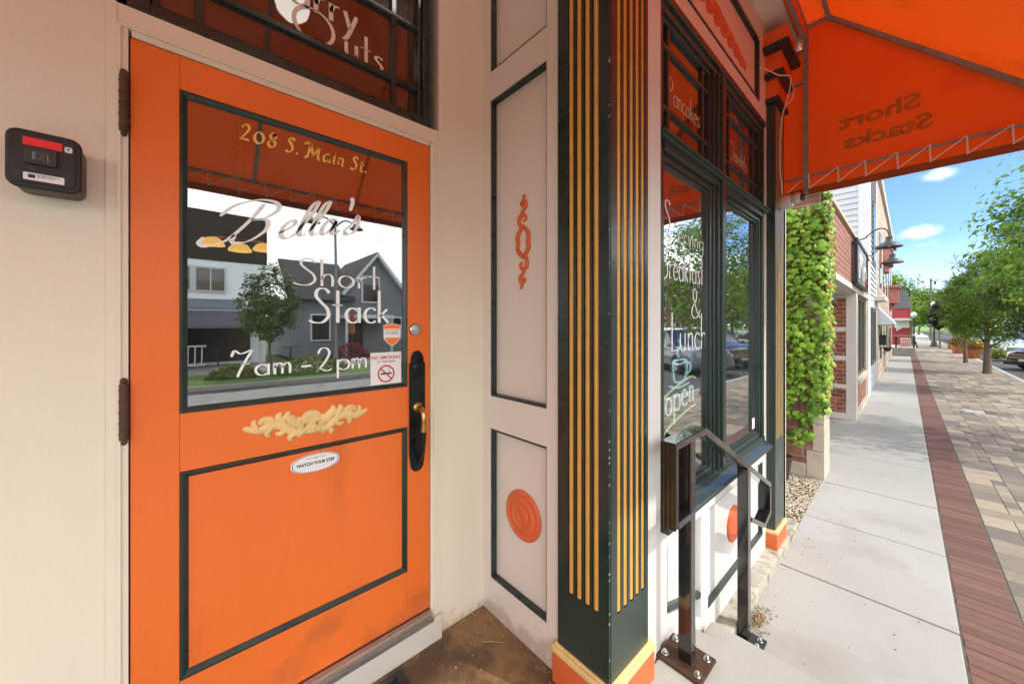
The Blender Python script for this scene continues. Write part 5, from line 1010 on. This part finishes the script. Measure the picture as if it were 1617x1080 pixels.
def street_lamp(x, y, h, label, hd=True):
    t = thing('street_lamp', label, 'street lamp', (x, y, -1.70), 'dark street lamps along the walk')
    G_ = mat('dark_green_lamp_metal', (.018, .03, .026), .4, .1)
    MB().lathe([(.22, 0), (.22, .10), (.17, .14), (.15, .40), (.10, .46), (.07, .60), (.055, 1.0), (.045, h)], (x, y, -1.70), 'Z', 14).build('pole', G_, t, smooth=True)
    MB().lathe([(.06, 0), (.09, .05), (.05, .10)], (x, y, -1.70 + h), 'Z', 12).build('collar', G_, t, smooth=True)
    MB().lathe([(.05, 0), (.15, .10), (.17, .22), (.12, .35), (.03, .42)], (x, y, -1.60 + h), 'Z', 14).build('globe', mat('milky_globe', (.7, .7, .66), .4), t, smooth=True)
street_lamp(.88, 43, 3.0, 'dark street lamp with black flared base just behind the purple leaved tree')
street_lamp(-.16, 41, 2.15, 'slim dark green street lamp in front of the red building')
up = thing('utility_pole', 'tall grey wooden utility pole above the far treetops', 'utility pole', (1.0, 60, -1.70))
MB().lathe([(.10, 0), (.07, 6.75)], (1.0, 60, -1.72), nn=10).build('pole', mat('weathered_pole_wood', (.16, .14, .12), .9, .2), up, smooth=True)
mb = MB(); mb.box(.95, 1.6, 59.85, 59.95, 4.72, 4.80); mb.lathe([(.09, 0), (.09, .3)], (1.3, 59.9, 4.35), nn=8); mb.build('crossarm', BLACKM, up)
tag(MB().tube(spline([(-30, 60, 3.4), (-12, 60, 2.9), (1.0, 60, 3.6)], 8), .02, 4).build('overhead_wire', BLACKM), 'thin overhead wire running from the utility pole', 'wire')
# ================================================================ TREES AND PLANTS
BARK = mat('grey_brown_bark', (.16, .125, .09), .9, .3, 12, .008, 40, stretch=(1, 1, .25))
LEAFA = mat('bright_tree_leaf', (.1, .2, .03), .45, .1, 20, transl=.5, attr=[(.045, .105, .014), (.09, .18, .02), (.14, .26, .028), (.20, .34, .035), (.29, .42, .05)])
LEAFB = mat('deep_tree_leaf', (.07, .15, .03), .45, .1, 20, transl=.35, attr=[(.035, .08, .014), (.07, .14, .02), (.11, .20, .028), (.17, .28, .035)])
LEAFP = mat('purple_tree_leaf', (.04, .015, .02), .5, .1, 20, transl=.15, attr=[(.012, .006, .010), (.028, .012, .018), (.05, .022, .028)])
def tree(label, loc, seed, h=4.3, cw=1.55, cb=1.0, leafm=LEAFA, nleaf=8500, ls=.085, group='street trees in the paver walk', name='street_tree', trunk=.085, local=True, cat='tree', squash=1):
    rg = random.Random(seed); t = thing(name, label, cat, (0, 0, 0), group, local=True)
    tb = MB(); lean = rg.uniform(-.12, .12)
    P = spline([(0, 0, -.02), (lean * .3, .02, cb * .5), (lean, 0, cb), (lean * 1.2, .05, cb + (h - cb) * .45), (lean, 0, h * .86)], 4)
    tb.tube(P, [trunk * (1.25 if i == 0 else 1 - .85 * i / (len(P) - 1)) for i in range(len(P))], 9)
    tips = []
    for k in range(11):
        a = k * 2.4 + rg.uniform(-.4, .4); z0 = cb * .85 + (h - cb) * .045 * k; ln = cw * rg.uniform(.55, .85) * (1 - .04 * k)
        s = Vector((lean, 0, z0)); m_ = s + Vector((math.cos(a) * ln * .45, math.sin(a) * ln * .45, ln * .45)); e = s + Vector((math.cos(a) * ln, math.sin(a) * ln, ln * rg.uniform(.7, 1.1)))
        q = spline([s, m_, e], 4); tb.tube(q, [trunk * .42 * (1 - .85 * i / (len(q) - 1)) for i in range(len(q))], 6); tips.append(e)
        for j in range(2):
            e2 = m_ + Vector((rg.uniform(-.5, .5), rg.uniform(-.5, .5), rg.uniform(.1, .6))) * ln; tb.tube([m_, (m_ + e2) / 2 + Vector((0, 0, .05)), e2], [trunk * .2, trunk * .13, trunk * .05], 5)
    tb.build('trunk', BARK, t, local=True, smooth=True)
    mb = MB(); cl = []
    zc_, rz = (h + cb) / 2 + .12, (h - cb) / 2
    for k in range(120):
        a, u_ = rg.uniform(0, 6.283), rg.uniform(-1, 1); w = math.sqrt(1 - u_ * u_); rr_ = rg.uniform(.45, 1.0) ** .6
        prof = (1.0 - .35 * max(0, u_) ** 1.5) * (1 + .22 * noise.noise(Vector((math.cos(a) * 1.3, math.sin(a) * 1.3, u_ * 1.6 + seed))))
        cl.append((Vector((lean + cw * w * rr_ * prof * math.cos(a), cw * w * rr_ * prof * math.sin(a) * squash, zc_ + rz * u_ * rr_)), rg.uniform(.16, .32) * cw / 1.5, rg.uniform(.15, .85)))
    for k in range(nleaf):
        c_, r_, b_ = cl[rg.randrange(len(cl))]
        p = c_ + Vector((rg.gauss(0, r_), rg.gauss(0, r_), rg.gauss(0, r_ * .55)))
        if p.z < cb * .8 or (p - c_).length > r_ * 2.1: continue
        o = (p - Vector((lean, 0, zc_))).normalized(); nn = (o + Vector((rg.gauss(0, .5), rg.gauss(0, .5), rg.gauss(.5, .4)))).normalized()
        a_ = nn.orthogonal().normalized(); a_ = Matrix.Rotation(rg.uniform(0, 6.28), 3, nn) @ a_; d_ = nn.cross(a_); s = ls * rg.uniform(.7, 1.25)
        mb.add([p - a_ * s * .6, p - a_ * s * .1 + d_ * s * .33, p + a_ * s * .65 - nn * s * .18, p - a_ * s * .1 - d_ * s * .33], [(0, 1, 2, 3)], min(1, max(0, b_ + rg.gauss(0, .18))))
    mb.build('crown', leafm, t, local=True)
    t.location = (loc[0], loc[1], -1.70 + ZO if len(loc) < 3 else loc[2] + ZO)
    return t
TA = tree('leafy street tree just past the end of the shop window, trunk in a paver cutout', (1.93, 9.37), 1, h=4.5, cw=1.35, cb=1.35, nleaf=6500)
def again(src, label, loc, rz, sc=1, z=-1.70):
    c = copy_tree(src); c.location = (loc[0], loc[1], z + ZO); c.rotation_euler.z = rz; c.scale = (sc, sc, sc); c['label'] = label; return c
TB = tree('nearest street tree in full view, trunk cut by the right edge of the picture', (1.92, 15.35), 5, h=4.8, cw=1.02, cb=1.15, leafm=LEAFB, trunk=.09, nleaf=14000, ls=.066)
TC = tree('street tree with thick lichen grey trunk, directly before the terracotta flower pots', (1.64, 20.8), 9, h=4.35, cw=1.08, cb=1.0, trunk=.115, nleaf=13000, ls=.072)
again(TB, 'street tree with slim trunk standing just before the left flower pot', (1.46, 26.0), 2.1, .86)
again(TC, 'street tree beyond the flower pots, third from the front along the walk', (1.9, 35.0), 1.2, .9)
again(TA, 'street tree whose crown closes the row beyond the purple leaved tree', (1.75, 41.5), 4.0, .88)
again(TA, 'street tree nearest the restaurant steps, seen mirrored in the shop window', (2.0, 5.1), 3.3, .95) if False else None
tree('small purple leaved tree with crooked dark crown on the walk', (1.1, 40.0), 13, h=3.25, cw=.50, cb=1.25, leafm=LEAFP, nleaf=3800, ls=.12, group='purple trees on the walk', name='purple_tree', trunk=.07)
# trees across the street and beyond
TD = tree('slender green tree on the verge before the white house across the street', (13.0, 2.3), 17, h=3.9, cw=.95, cb=1.0, leafm=LEAFB, nleaf=6500, group='verge trees across the street', name='verge_tree', ls=.10)
again(TD, 'verge tree across the street opposite the shop window', (12.6, 12.5), 1.0, 1.4); again(TD, 'verge tree across the street, the farthest one', (12.4, 22.0), 2.0, 1.6); again(TD, 'verge tree across the street beside the grey gabled house', (12.8, -6.5), 3.0, 1.3)
BT = tree('big bright green tree rising behind the stone building and red building', (-2.6, 62.0), 23, h=8.2, cw=2.9, cb=1.5, leafm=LEAFA, nleaf=7000, ls=.30, group='big trees at the end of the street', name='shade_tree', trunk=.22)
again(BT, 'big tree at the end of the street right of the red building', (1.2, 74.0), 1.0, .80); again(BT, 'big tree at the end of the street behind the utility pole', (4.2, 70.0), 2.0, .9)
again(BT, 'big tree far down the right side of the street', (9.0, 66.0), 4.0, 1.1); again(BT, 'big tree across the street far behind the parked cars', (16.0, 58.0), 5.0, 1.2); again(BT, 'big tree low over the far end of the walk', (.2, 95.0), 5.5, .9)
hm = MB(); rg = random.Random(31)
for i in range(60):
    for j in range(7):
        x = -70 + i * 3.2 + rg.uniform(-1, 1); y = 120 + j * 9; r_ = rg.uniform(2.2, 4); zt = 1 + j * 1.15 + 2.2 * noise.noise(Vector((i * .13, j * .3, 0))) - max(0, x - 10) * .05
        for k in range(26):
            a = rg.uniform(0, 6.28); u_ = rg.uniform(-.3, 1); w = math.sqrt(max(0, 1 - u_ * u_)); p = Vector((x + r_ * w * math.cos(a), y + r_ * w * math.sin(a), zt + r_ * .8 * u_)); s = rg.uniform(.5, 1.0)
            d = Vector((rg.gauss(0, 1), rg.gauss(0, 1), rg.gauss(0, 1))).normalized(); e = d.orthogonal().normalized(); f_ = d.cross(e)
            hm.add([p + e * s, p + f_ * s * .8, p - e * s, p - f_ * s * .8], [(0, 1, 2, 3)], rg.random())
tag(hm.build('distant_woods', mat('distant_leaf', (.06, .1, .04), .8, .1, 1, attr=[(.05, .085, .04), (.075, .125, .05), (.10, .16, .065)])), 'wooded hillside closing the view far down the street', 'woods', kind='stuff')
# flower pots
POT = mat('terracotta', (.42, .15, .06), .75, .15, 8, .002, 50)
FLR = mat('flower_petal', (.4, .03, .1), .5, .1, 20, transl=.2, attr=[(.30, .01, .05), (.45, .03, .12), (.20, .01, .06), (.55, .10, .03)])
GRL = mat('pot_foliage', (.12, .2, .02), .5, .1, transl=.3, attr=[(.07, .14, .015), (.2, .28, .02), (.30, .33, .03)])
YLW = mat('yellow_petal', (.75, .6, .02), .5, .1, transl=.3)
def flowerpot(label, x, y, yel):
    t = thing('flower_pot', label, 'flower pot', (x, y, -1.70), 'terracotta flower pots by the kerb')
    MB().lathe([(.20, 0), (.235, .04), (.30, .38), (.345, .46), (.345, .56), (.31, .56), (.28, .44), (.001, .43)], (x, y, -1.70), 'Z', 24).build('pot', POT, t, smooth=True)
    rg = random.Random(int(y)); ml, mf, my = MB(), MB(), MB()
    for k in range(700):
        a = rg.uniform(0, 6.28); u_ = rg.uniform(-.25, 1); w = math.sqrt(max(0, 1 - u_ * u_)); p = Vector((x + .42 * w * math.cos(a) * rg.uniform(.7, 1), y + .42 * w * math.sin(a), -1.12 + .36 * u_)); s = rg.uniform(.03, .06)
        d = Vector((rg.gauss(0, 1), rg.gauss(0, 1), rg.gauss(0, 1))).normalized(); e = d.orthogonal().normalized(); f_ = d.cross(e)
        (mf if k % 3 == 0 else my if (k % 3 == 1 and p.x > x + .1 and yel) else ml).add([p + e * s, p + f_ * s * .8, p - e * s, p - f_ * s * .8], [(0, 1, 2, 3)], rg.random())
    ml.build('foliage', GRL, t); mf.build('red_flowers', FLR, t)
    if yel: my.build('yellow_flowers', YLW, t)
flowerpot('nearer terracotta flower pot with red and yellow flowers at the kerb corner', 1.90, 29.9, True)
flowerpot('farther terracotta flower pot with red flowers, left of the other pot', 1.66, 34.4, False)
def bush(label, x, y, rx, ry, h, seed, m=GRL, name='shrub', group='low shrubs in the kerb beds'):
    rg = random.Random(seed); mb = MB()
    for k in range(1300):
        a = rg.uniform(0, 6.28); u_ = rg.uniform(0, 1); w = math.sqrt(1 - u_ * u_) * rg.uniform(.7, 1); p = Vector((x + rx * w * math.cos(a), y + ry * w * math.sin(a), -1.71 + h * u_ * rg.uniform(.8, 1.08))); s = rg.uniform(.04, .08)
        d = Vector((rg.gauss(0, .6), rg.gauss(0, .6), 1)).normalized(); e = d.orthogonal().normalized(); f_ = d.cross(e)
        mb.add([p + e * s, p + f_ * s * .5, p - e * s, p - f_ * s * .5], [(0, 1, 2, 3)], rg.random())
    for k in range(5): mb.tube([(x + rg.uniform(-.1, .1), y, -1.74), (x + rg.uniform(-rx, rx) * .6, y + rg.uniform(-.5, .5) * ry, -1.7 + h * .7)], .01, 4)
    tag(mb.build(name, m), label, 'shrub', group)
bush('bright low shrub at the kerb corner behind the thick trunked tree', 2.75, 30.8, .45, .6, .46, 3); bush('yellow green low shrub mass beyond the flower pots', 1.95, 40.5, .5, .8, .75, 4); bush('rounded green shrub in the kerb bed behind the parked dark car', 3.5, 32.5, .5, .6, .45, 8)
bush('grassy green shrub in the verge opposite the entry door', 11.8, 3.4, .6, 1.3, .55, 5); bush('low green shrub on the verge, left of the entry door reflection', 11.9, 1.2, .5, .8, .4, 6)
bush('shrub with pink flowers in front of the grey gabled house', 16.2, 6.2, .6, 1.0, .8, 7, FLR)
# ================================================================ CARS
TYRE = mat('tyre_rubber', (.02, .02, .02), .8, .1); RIM = mat('alloy_rim', (.45, .45, .46), .3, .1, metal=.9); CGL = mat('car_window_glass', (.012, .014, .016), .05, .05, spec=.9, coat=1); CHR = mat('chrome', (.75, .75, .76), .12, .02, metal=1); HLG = mat('headlight_lens', (.65, .68, .70), .08, .05, spec=.9, coat=1); PLT = mat('number_plate', (.7, .7, .68), .4, .03)
def car(label, col, x, y, heading, suv=True, seed=0, group='cars parked nose in along the kerb'):
    t = thing('parked_car', label, 'car', (0, 0, 0), group, local=True)
    bm_ = mat('car_paint_' + '_'.join(str(int(c * 100)) for c in col), col, .22, .04, 4, coat=1, spec=.6)
    L, Wd, H = (4.7, .93, 1.68) if suv else (4.6, .90, 1.42)
    # station: x, half width, z low, z shoulder, z top
    st = [(2.35, .62, .34, .55, .66), (2.28, .76, .24, .66, .80), (2.05, .87, .20, .74, .92), (1.5, .92, .20, .82, 1.0), (.95, .93, .20, .88, 1.04), (.2, .93, .20, .90, 1.05), (-.8, .93, .20, .90, 1.05), (-1.6, .92, .20, .90, 1.06), (-2.1, .86, .24, .86, 1.04), (-2.28, .76, .32, .80, .95), (-2.34, .66, .40, .70, .82)]
    k_ = 1 if suv else .90
    vs, fs = [], []
    for X_, w, zl, zs, zt in st:
        zs *= k_; zt *= k_
        vs += [(X_, -w * .82, zl), (X_, -w * .98, zl + .10), (X_, -w, (zl + zs) / 2), (X_, -w * .99, zs), (X_, -w * .88, zt - .02), (X_, -w * .45, zt + .025), (X_, 0, zt + .035), (X_, w * .45, zt + .025), (X_, w * .88, zt - .02), (X_, w * .99, zs), (X_, w, (zl + zs) / 2), (X_, w * .98, zl + .10), (X_, w * .82, zl)]
    n_ = 13
    for i in range(len(st) - 1):
        for j in range(n_): fs.append((i * n_ + j, i * n_ + (j + 1) % n_, (i + 1) * n_ + (j + 1) % n_, (i + 1) * n_ + j))
    fs += [tuple(range(n_)), tuple(range(len(st) * n_ - n_, len(st) * n_))[::-1]]
    MB().add(vs, fs).build('body', bm_, t, local=True, smooth=True)
    zb = 1.05 * k_ - .03
    gs = [(1.15, .78, zb), (.35, .70, H - .10), (-.1, .67, H - .02), (-1.2, .66, H - .03), (-1.85 if suv else -1.1, .66, H - .14), (-2.15 if suv else -1.85, .74, zb + .02)]
    vs, fs = [], []
    for i, (X_, w, z_) in enumerate(gs):
        lo = .80; vs += [(X_, -lo, zb), (X_, -w, max(z_, zb + .005)), (X_, 0, max(z_, zb + .005) + .03), (X_, w, max(z_, zb + .005)), (X_, lo, zb)]
    for i in range(len(gs) - 1):
        for j in range(4): fs.append((i * 5 + j, i * 5 + j + 1, (i + 1) * 5 + j + 1, (i + 1) * 5 + j))
    MB().add(vs, fs).build('windows', CGL, t, local=True)
    mb = MB(); vs = []
    for X_, w, z_ in gs[1:5]: vs += [(X_, -w - .012, z_ - .015), (X_, -w * .9, z_ + .03), (X_, 0, z_ + .05), (X_, w * .9, z_ + .03), (X_, w + .012, z_ - .015)]
    mb.add(vs, [(i * 5 + j, i * 5 + j + 1, (i + 1) * 5 + j + 1, (i + 1) * 5 + j) for i in range(3) for j in range(4)])
    for s in (-1, 1):
        for (xa_, xb_) in (((1.15, .35)), (-.25, -.30), ((-2.12, -1.8) if suv else (-1.85, -1.1))):
            mb.tube([(xa_, s * .80, zb), (xb_, s * .70, H - .09)], .035, 5)
        mb.tube([(1.1, s * .805, zb + .01), (-2.1 if suv else -1.8, s * .805, zb + .01)], .02, 5)
    mb.build('roof', bm_, t, local=True, smooth=True)
    for sx_ in (1.45, -1.42):
        for s in (-1, 1):
            w_ = MB().lathe([(.20, -.10), (.31, -.11), (.34, -.08), (.345, 0), (.34, .08), (.31, .11), (.20, .10)], (sx_, s * .84, .345), 'Y', 24).build('wheel', TYRE, t, local=True, smooth=True)
            mb = MB(); mb.lathe([(.225, 0), (.225, s * .012), (.19, s * .0)], (sx_, s * .945, .345), 'Y', 24)
            for k in range(5):
                a = k * 1.2566; mb.tube([(sx_, s * .955, .345), (sx_ + .20 * math.cos(a), s * .955, .345 + .20 * math.sin(a))], [.05, .03], 5)
            mb.build('rim', RIM, w_, local=True)
            MB().lathe([(.375, 0), (.375, .003)], (sx_, s * (.931), .36), 'Y', 24).build('wheel_arch', BLACKM, t, local=True)
    for s in (-1, 1):
        MB().add([(2.30, s * .45, .62 * k_ + .02), (2.345, s * .45, .74 * k_), (2.10, s * .86, .80 * k_), (2.12, s * .885, .68 * k_), (2.0, s * .6, .70)], [(0, 1, 2, 3), (0, 1, 4), (2, 3, 4)]).build('headlight', HLG, t, local=True)
        MB().box(.95, 1.1, s * .86, s * 1.03, .98 * k_, 1.10 * k_).build('mirror', bm_, t, local=True, bevel=.02)
        MB().box(-2.30, -2.18, s * .55, s * .78, .68, .86).build('tail_light', mat('red_lens', (.35, .01, .01), .15, coat=1), t, local=True, bevel=.01)
    mb = MB(); mb.prism([(-.42, .40), (.42, .40), (.52, .70 * k_), (-.52, .70 * k_)], 2.30, 2.365, 'X'); g_ = mb.build('grille', BLACKM, t, local=True, bevel=.01)
    mb = MB()
    for k in range(4): mb.box(2.362, 2.372, -.45, .45, .48 + k * .055, .495 + k * .055)
    mb.build('grille_bar', CHR, g_, local=True)
    MB().box(2.362, 2.385, -.16, .16, .36, .46).build('number_plate', PLT, t, local=True)
    MB().box(2.05, 2.33, -.80, .80, .20, .33).build('bumper', BLACKM, t, local=True, bevel=.03)
    t.location = (x, y, -1.82 + ZO); t.rotation_euler.z = heading; return t
A_ = R(180 + 35)
car('dark grey suv parked nosing toward the kerb past the shop, first in the row', (.16, .17, .20), 5.1, 15.2, A_)
car('dark blue black suv second in the kerb row beyond the street tree', (.035, .04, .05), 5.1, 18.4, A_)
car('black car with pale number plate at the right edge beyond the street trees', (.02, .02, .022), 4.75, 26.0, A_, suv=False)
car('white car parked beyond the black one behind the street trees', (.62, .64, .66), 5.4, 33.5, A_, suv=False); car('silver car parked in the kerb row behind the flower pots', (.42, .44, .47), 5.0, 38.5, A_, suv=False)
car('white suv parked farther up behind the silver car', (.60, .62, .64), 5.2, 43.5, A_); car('small black car at the far end of the kerb row', (.02, .02, .025), 4.4, 49.0, A_, suv=False)
car('blue grey car parked far up the street on the right', (.16, .22, .30), 8.6, 31.0, R(90), suv=False, group='cars on the far side of the street')
# ================================================================ ACROSS THE STREET (seen mirrored in the glass)
wh = thing('white_house', 'white sided shop house across the street with dark upper storey and porch roof', 'house', (18.5, -1, -1.72))
MB().box(17.5, 24, -5.5, 2.8, -1.75, 2.78).build('siding_wall', mat('blue_white_siding', (.78, .82, .88), .6, .04, 3, siding=.14), wh)
MB().box(17.47, 24, -5.53, 2.83, 2.785, 4.9).build('upper_storey', mat('dark_brown_boards', (.035, .025, .022), .8, .15, 3), wh)
for a in (-3.6, -.9, .25):
    f_ = MB().box(17.44, 17.52, a, a + 1.1, 1.42, 2.5).build('window', TRW, wh); MB().box(17.425, 17.439, a + .08, a + 1.02, 1.5, 2.42).build('pane', CGL, f_); MB().box(17.42, 17.4245, a + .53, a + .57, 1.5, 2.42).build('glazing_bar', TRW, f_)
MB().prism([(17.49, .62), (17.49, .45), (15.6, -.12), (15.6, .0)], -5.5, 2.5, 'Y').build('porch_roof', mat('grey_shingles', (.13, .13, .15), .8), wh)
for a in (-5.4, -2.8, -.2, 2.4): MB().box(15.7, 15.82, a - .06, a + .06, -1.72, -.15).build('porch_post', TRW, wh)
MB().box(17.44, 17.49, -4.5, 2.2, -1.6, .1).build('porch_shade', DARK, wh)  # dark sheet in place of the shade under the porch roof
mb = MB(); mb.box(15.68, 15.74, -5.4, .6, -.86, -.80); mb.box(15.68, 15.74, -5.4, .6, -1.58, -1.53)
for k in range(30): mb.box(15.69, 15.73, -5.35 + k * .2, -5.31 + k * .2, -1.53, -.86)
mb.build('porch_railing', TRW, wh)
MB().box(17.40, 17.46, -2.0, 1.9, .72, 1.12).build('shop_board', mat('faded_blue_sign', (.20, .25, .33), .6), wh)
for k, (x_, y_, z_) in enumerate(((14.2, 5.6, .0), (14.4, -3.2, .1))):
    pu = thing('patio_umbrella', 'folded canvas umbrella on the yard before the ' + ('grey gabled house' if k == 0 else 'white sided house'), 'umbrella', (x_, y_, -1.72), 'patio umbrellas across the street')
    MB().tube([(x_, y_, -1.72), (x_, y_, .7)], .025, 6).build('pole', BLACKM, pu); MB().lathe([(.05, 0), (.15, .1), (.10, .9), (.02, 1.1)], (x_, y_, -.45), nn=12).build('canopy', mat('dusty_red_canvas', (.35, .08, .05), .8), pu, smooth=True)
def cafe(x, y):
    t = thing('patio_table', 'dark patio table with stools on the yard across the street', 'table', (x, y, -1.72), 'patio tables across the street')
    MB().lathe([(.4, .72), (.4, .75)], (x, y, -1.72), nn=14).build('table_top', BLACKM, t); MB().tube([(x, y, -1.72), (x, y, -1.0)], .03, 6).build('pedestal', BLACKM, t)
for a in ((16.6, -2.6), (16.5, -.8), (16.6, 1.0), (16.4, 3.6)): cafe(*a)
gh = thing('grey_house', 'dark grey gabled house with white trim across the street', 'house', (21, 7.2, -1.72))
GSD = mat('slate_grey_siding', (.14, .155, .18), .6, .06, 3, siding=.14)
MB().prism([(4.1, -1.75), (10.5, -1.75), (10.5, 2.0), (8.6, 4.1), (6.75, 2.0), (6.75, 1.4), (4.1, 1.4)], 19.0, 25, 'X').build('siding_wall', GSD, gh)
mb = MB(); mb.prism([(10.75, 1.78), (10.6, 1.66), (8.6, 4.10), (8.6, 4.32)], 18.7, 25, 'X'); mb.prism([(6.5, 1.78), (6.65, 1.66), (8.6, 4.10), (8.6, 4.32)], 18.7, 25, 'X'); mb.build('gable_trim', TRW, gh)
mb = MB(); mb.prism([(18.6, 1.35), (19.0, 1.38), (22, 3.7), (22, 3.85)], 4.0, 7.3, 'Y'); mb.prism([(10.7, 1.82), (8.6, 4.36), (6.5, 1.82), (8.6, 4.325)], 18.75, 25, 'X'); mb.build('roof', mat('dark_shingles', (.04, .04, .045), .8, .2, 20), gh)
for y_, z_, w2, h2 in ((7.7, 1.3, 1.1, 1.6), (5.0, -.9, 1.0, 1.5), (9.3, -.9, .9, 1.4)):
    f_ = MB().box(18.93, 19.02, y_, y_ + w2, z_, z_ + h2).build('window', TRW, gh); MB().box(18.915, 18.929, y_ + .09, y_ + w2 - .09, z_ + .09, z_ + h2 - .09).build('pane', CGL, f_)
MB().box(17.4, 18.99, 6.3, 9.0, .35, .55).build('porch_roof', TRW, gh)
for a in (6.4, 8.9): MB().box(17.45, 17.57, a - .06, a + .06, -1.72, .35).build('porch_post', TRW, gh)
f_ = MB().box(18.95, 18.99, 6.9, 7.8, -1.7, .2).build('door', DARK, gh)
bb2 = thing('brick_block', 'dark red brick block with rows of windows far across the street', 'building', (22, 45, -1.72))
MB().box(19.5, 27, 34, 60, -1.75, 7.5).build('brick_wall', brickmat('dark_brick', (.16, .05, .035), (.12, .035, .025), (.2, .17, .15), .25, .08), bb2)
for k in range(9):
    for z_ in (-.9, 2.0, 4.6):
        f_ = MB().box(19.44, 19.52, 35 + k * 2.8, 36.3 + k * 2.8, z_, z_ + 1.8).build('window', TRW, bb2); MB().box(19.42, 19.439, 35.1 + k * 2.8, 36.2 + k * 2.8, z_ + .1, z_ + 1.7).build('pane', CGL, f_)
yl_ = thing('cream_house', 'cream sided house with brown roof across the street beside the brick block', 'house', (21, 22, -1.72))
MB().box(18.5, 25, 16, 26, -1.75, 2.6).build('siding_wall', mat('cream_siding', (.5, .46, .36), .6, .04, siding=.14), yl_)
MB().prism([(18.1, 2.5), (25.4, 2.5), (21.75, 4.8)], 15.6, 26.4, 'Y').build('roof', mat('brown_shingles', (.09, .06, .045), .8, .2, 20), yl_)
for k in range(4):
    f_ = MB().box(18.44, 18.52, 16.8 + k * 2.3, 17.8 + k * 2.3, -.6, 1.2).build('window', TRW, yl_); MB().box(18.42, 18.439, 16.9 + k * 2.3, 17.7 + k * 2.3, -.5, 1.1).build('pane', CGL, f_)
t = thing('street_lamp', 'tall double armed street lamp on the far verge opposite the door', 'street lamp', (12, 4.27, -1.72))
MB().lathe([(.10, 0), (.09, .5), (.05, 1.2), (.04, 5.8)], (12, 4.27, -1.75), nn=10).build('pole', mat('grey_lamp_metal', (.22, .23, .24), .4), t, smooth=True)
for s in (-1, 1):
    MB().tube(spline([(12, 4.27, 3.75), (12, 4.27 + s * .35, 4.05), (12, 4.27 + s * .75, 3.95)], 4), .03, 6).build('arm', BLACKM, t); MB().lathe([(.02, .2), (.1, .15), (.26, .0), (.2, 0)], (12, 4.27 + s * .78, 3.78), nn=14).build('lamp_shade', BLACKM, t, smooth=True)
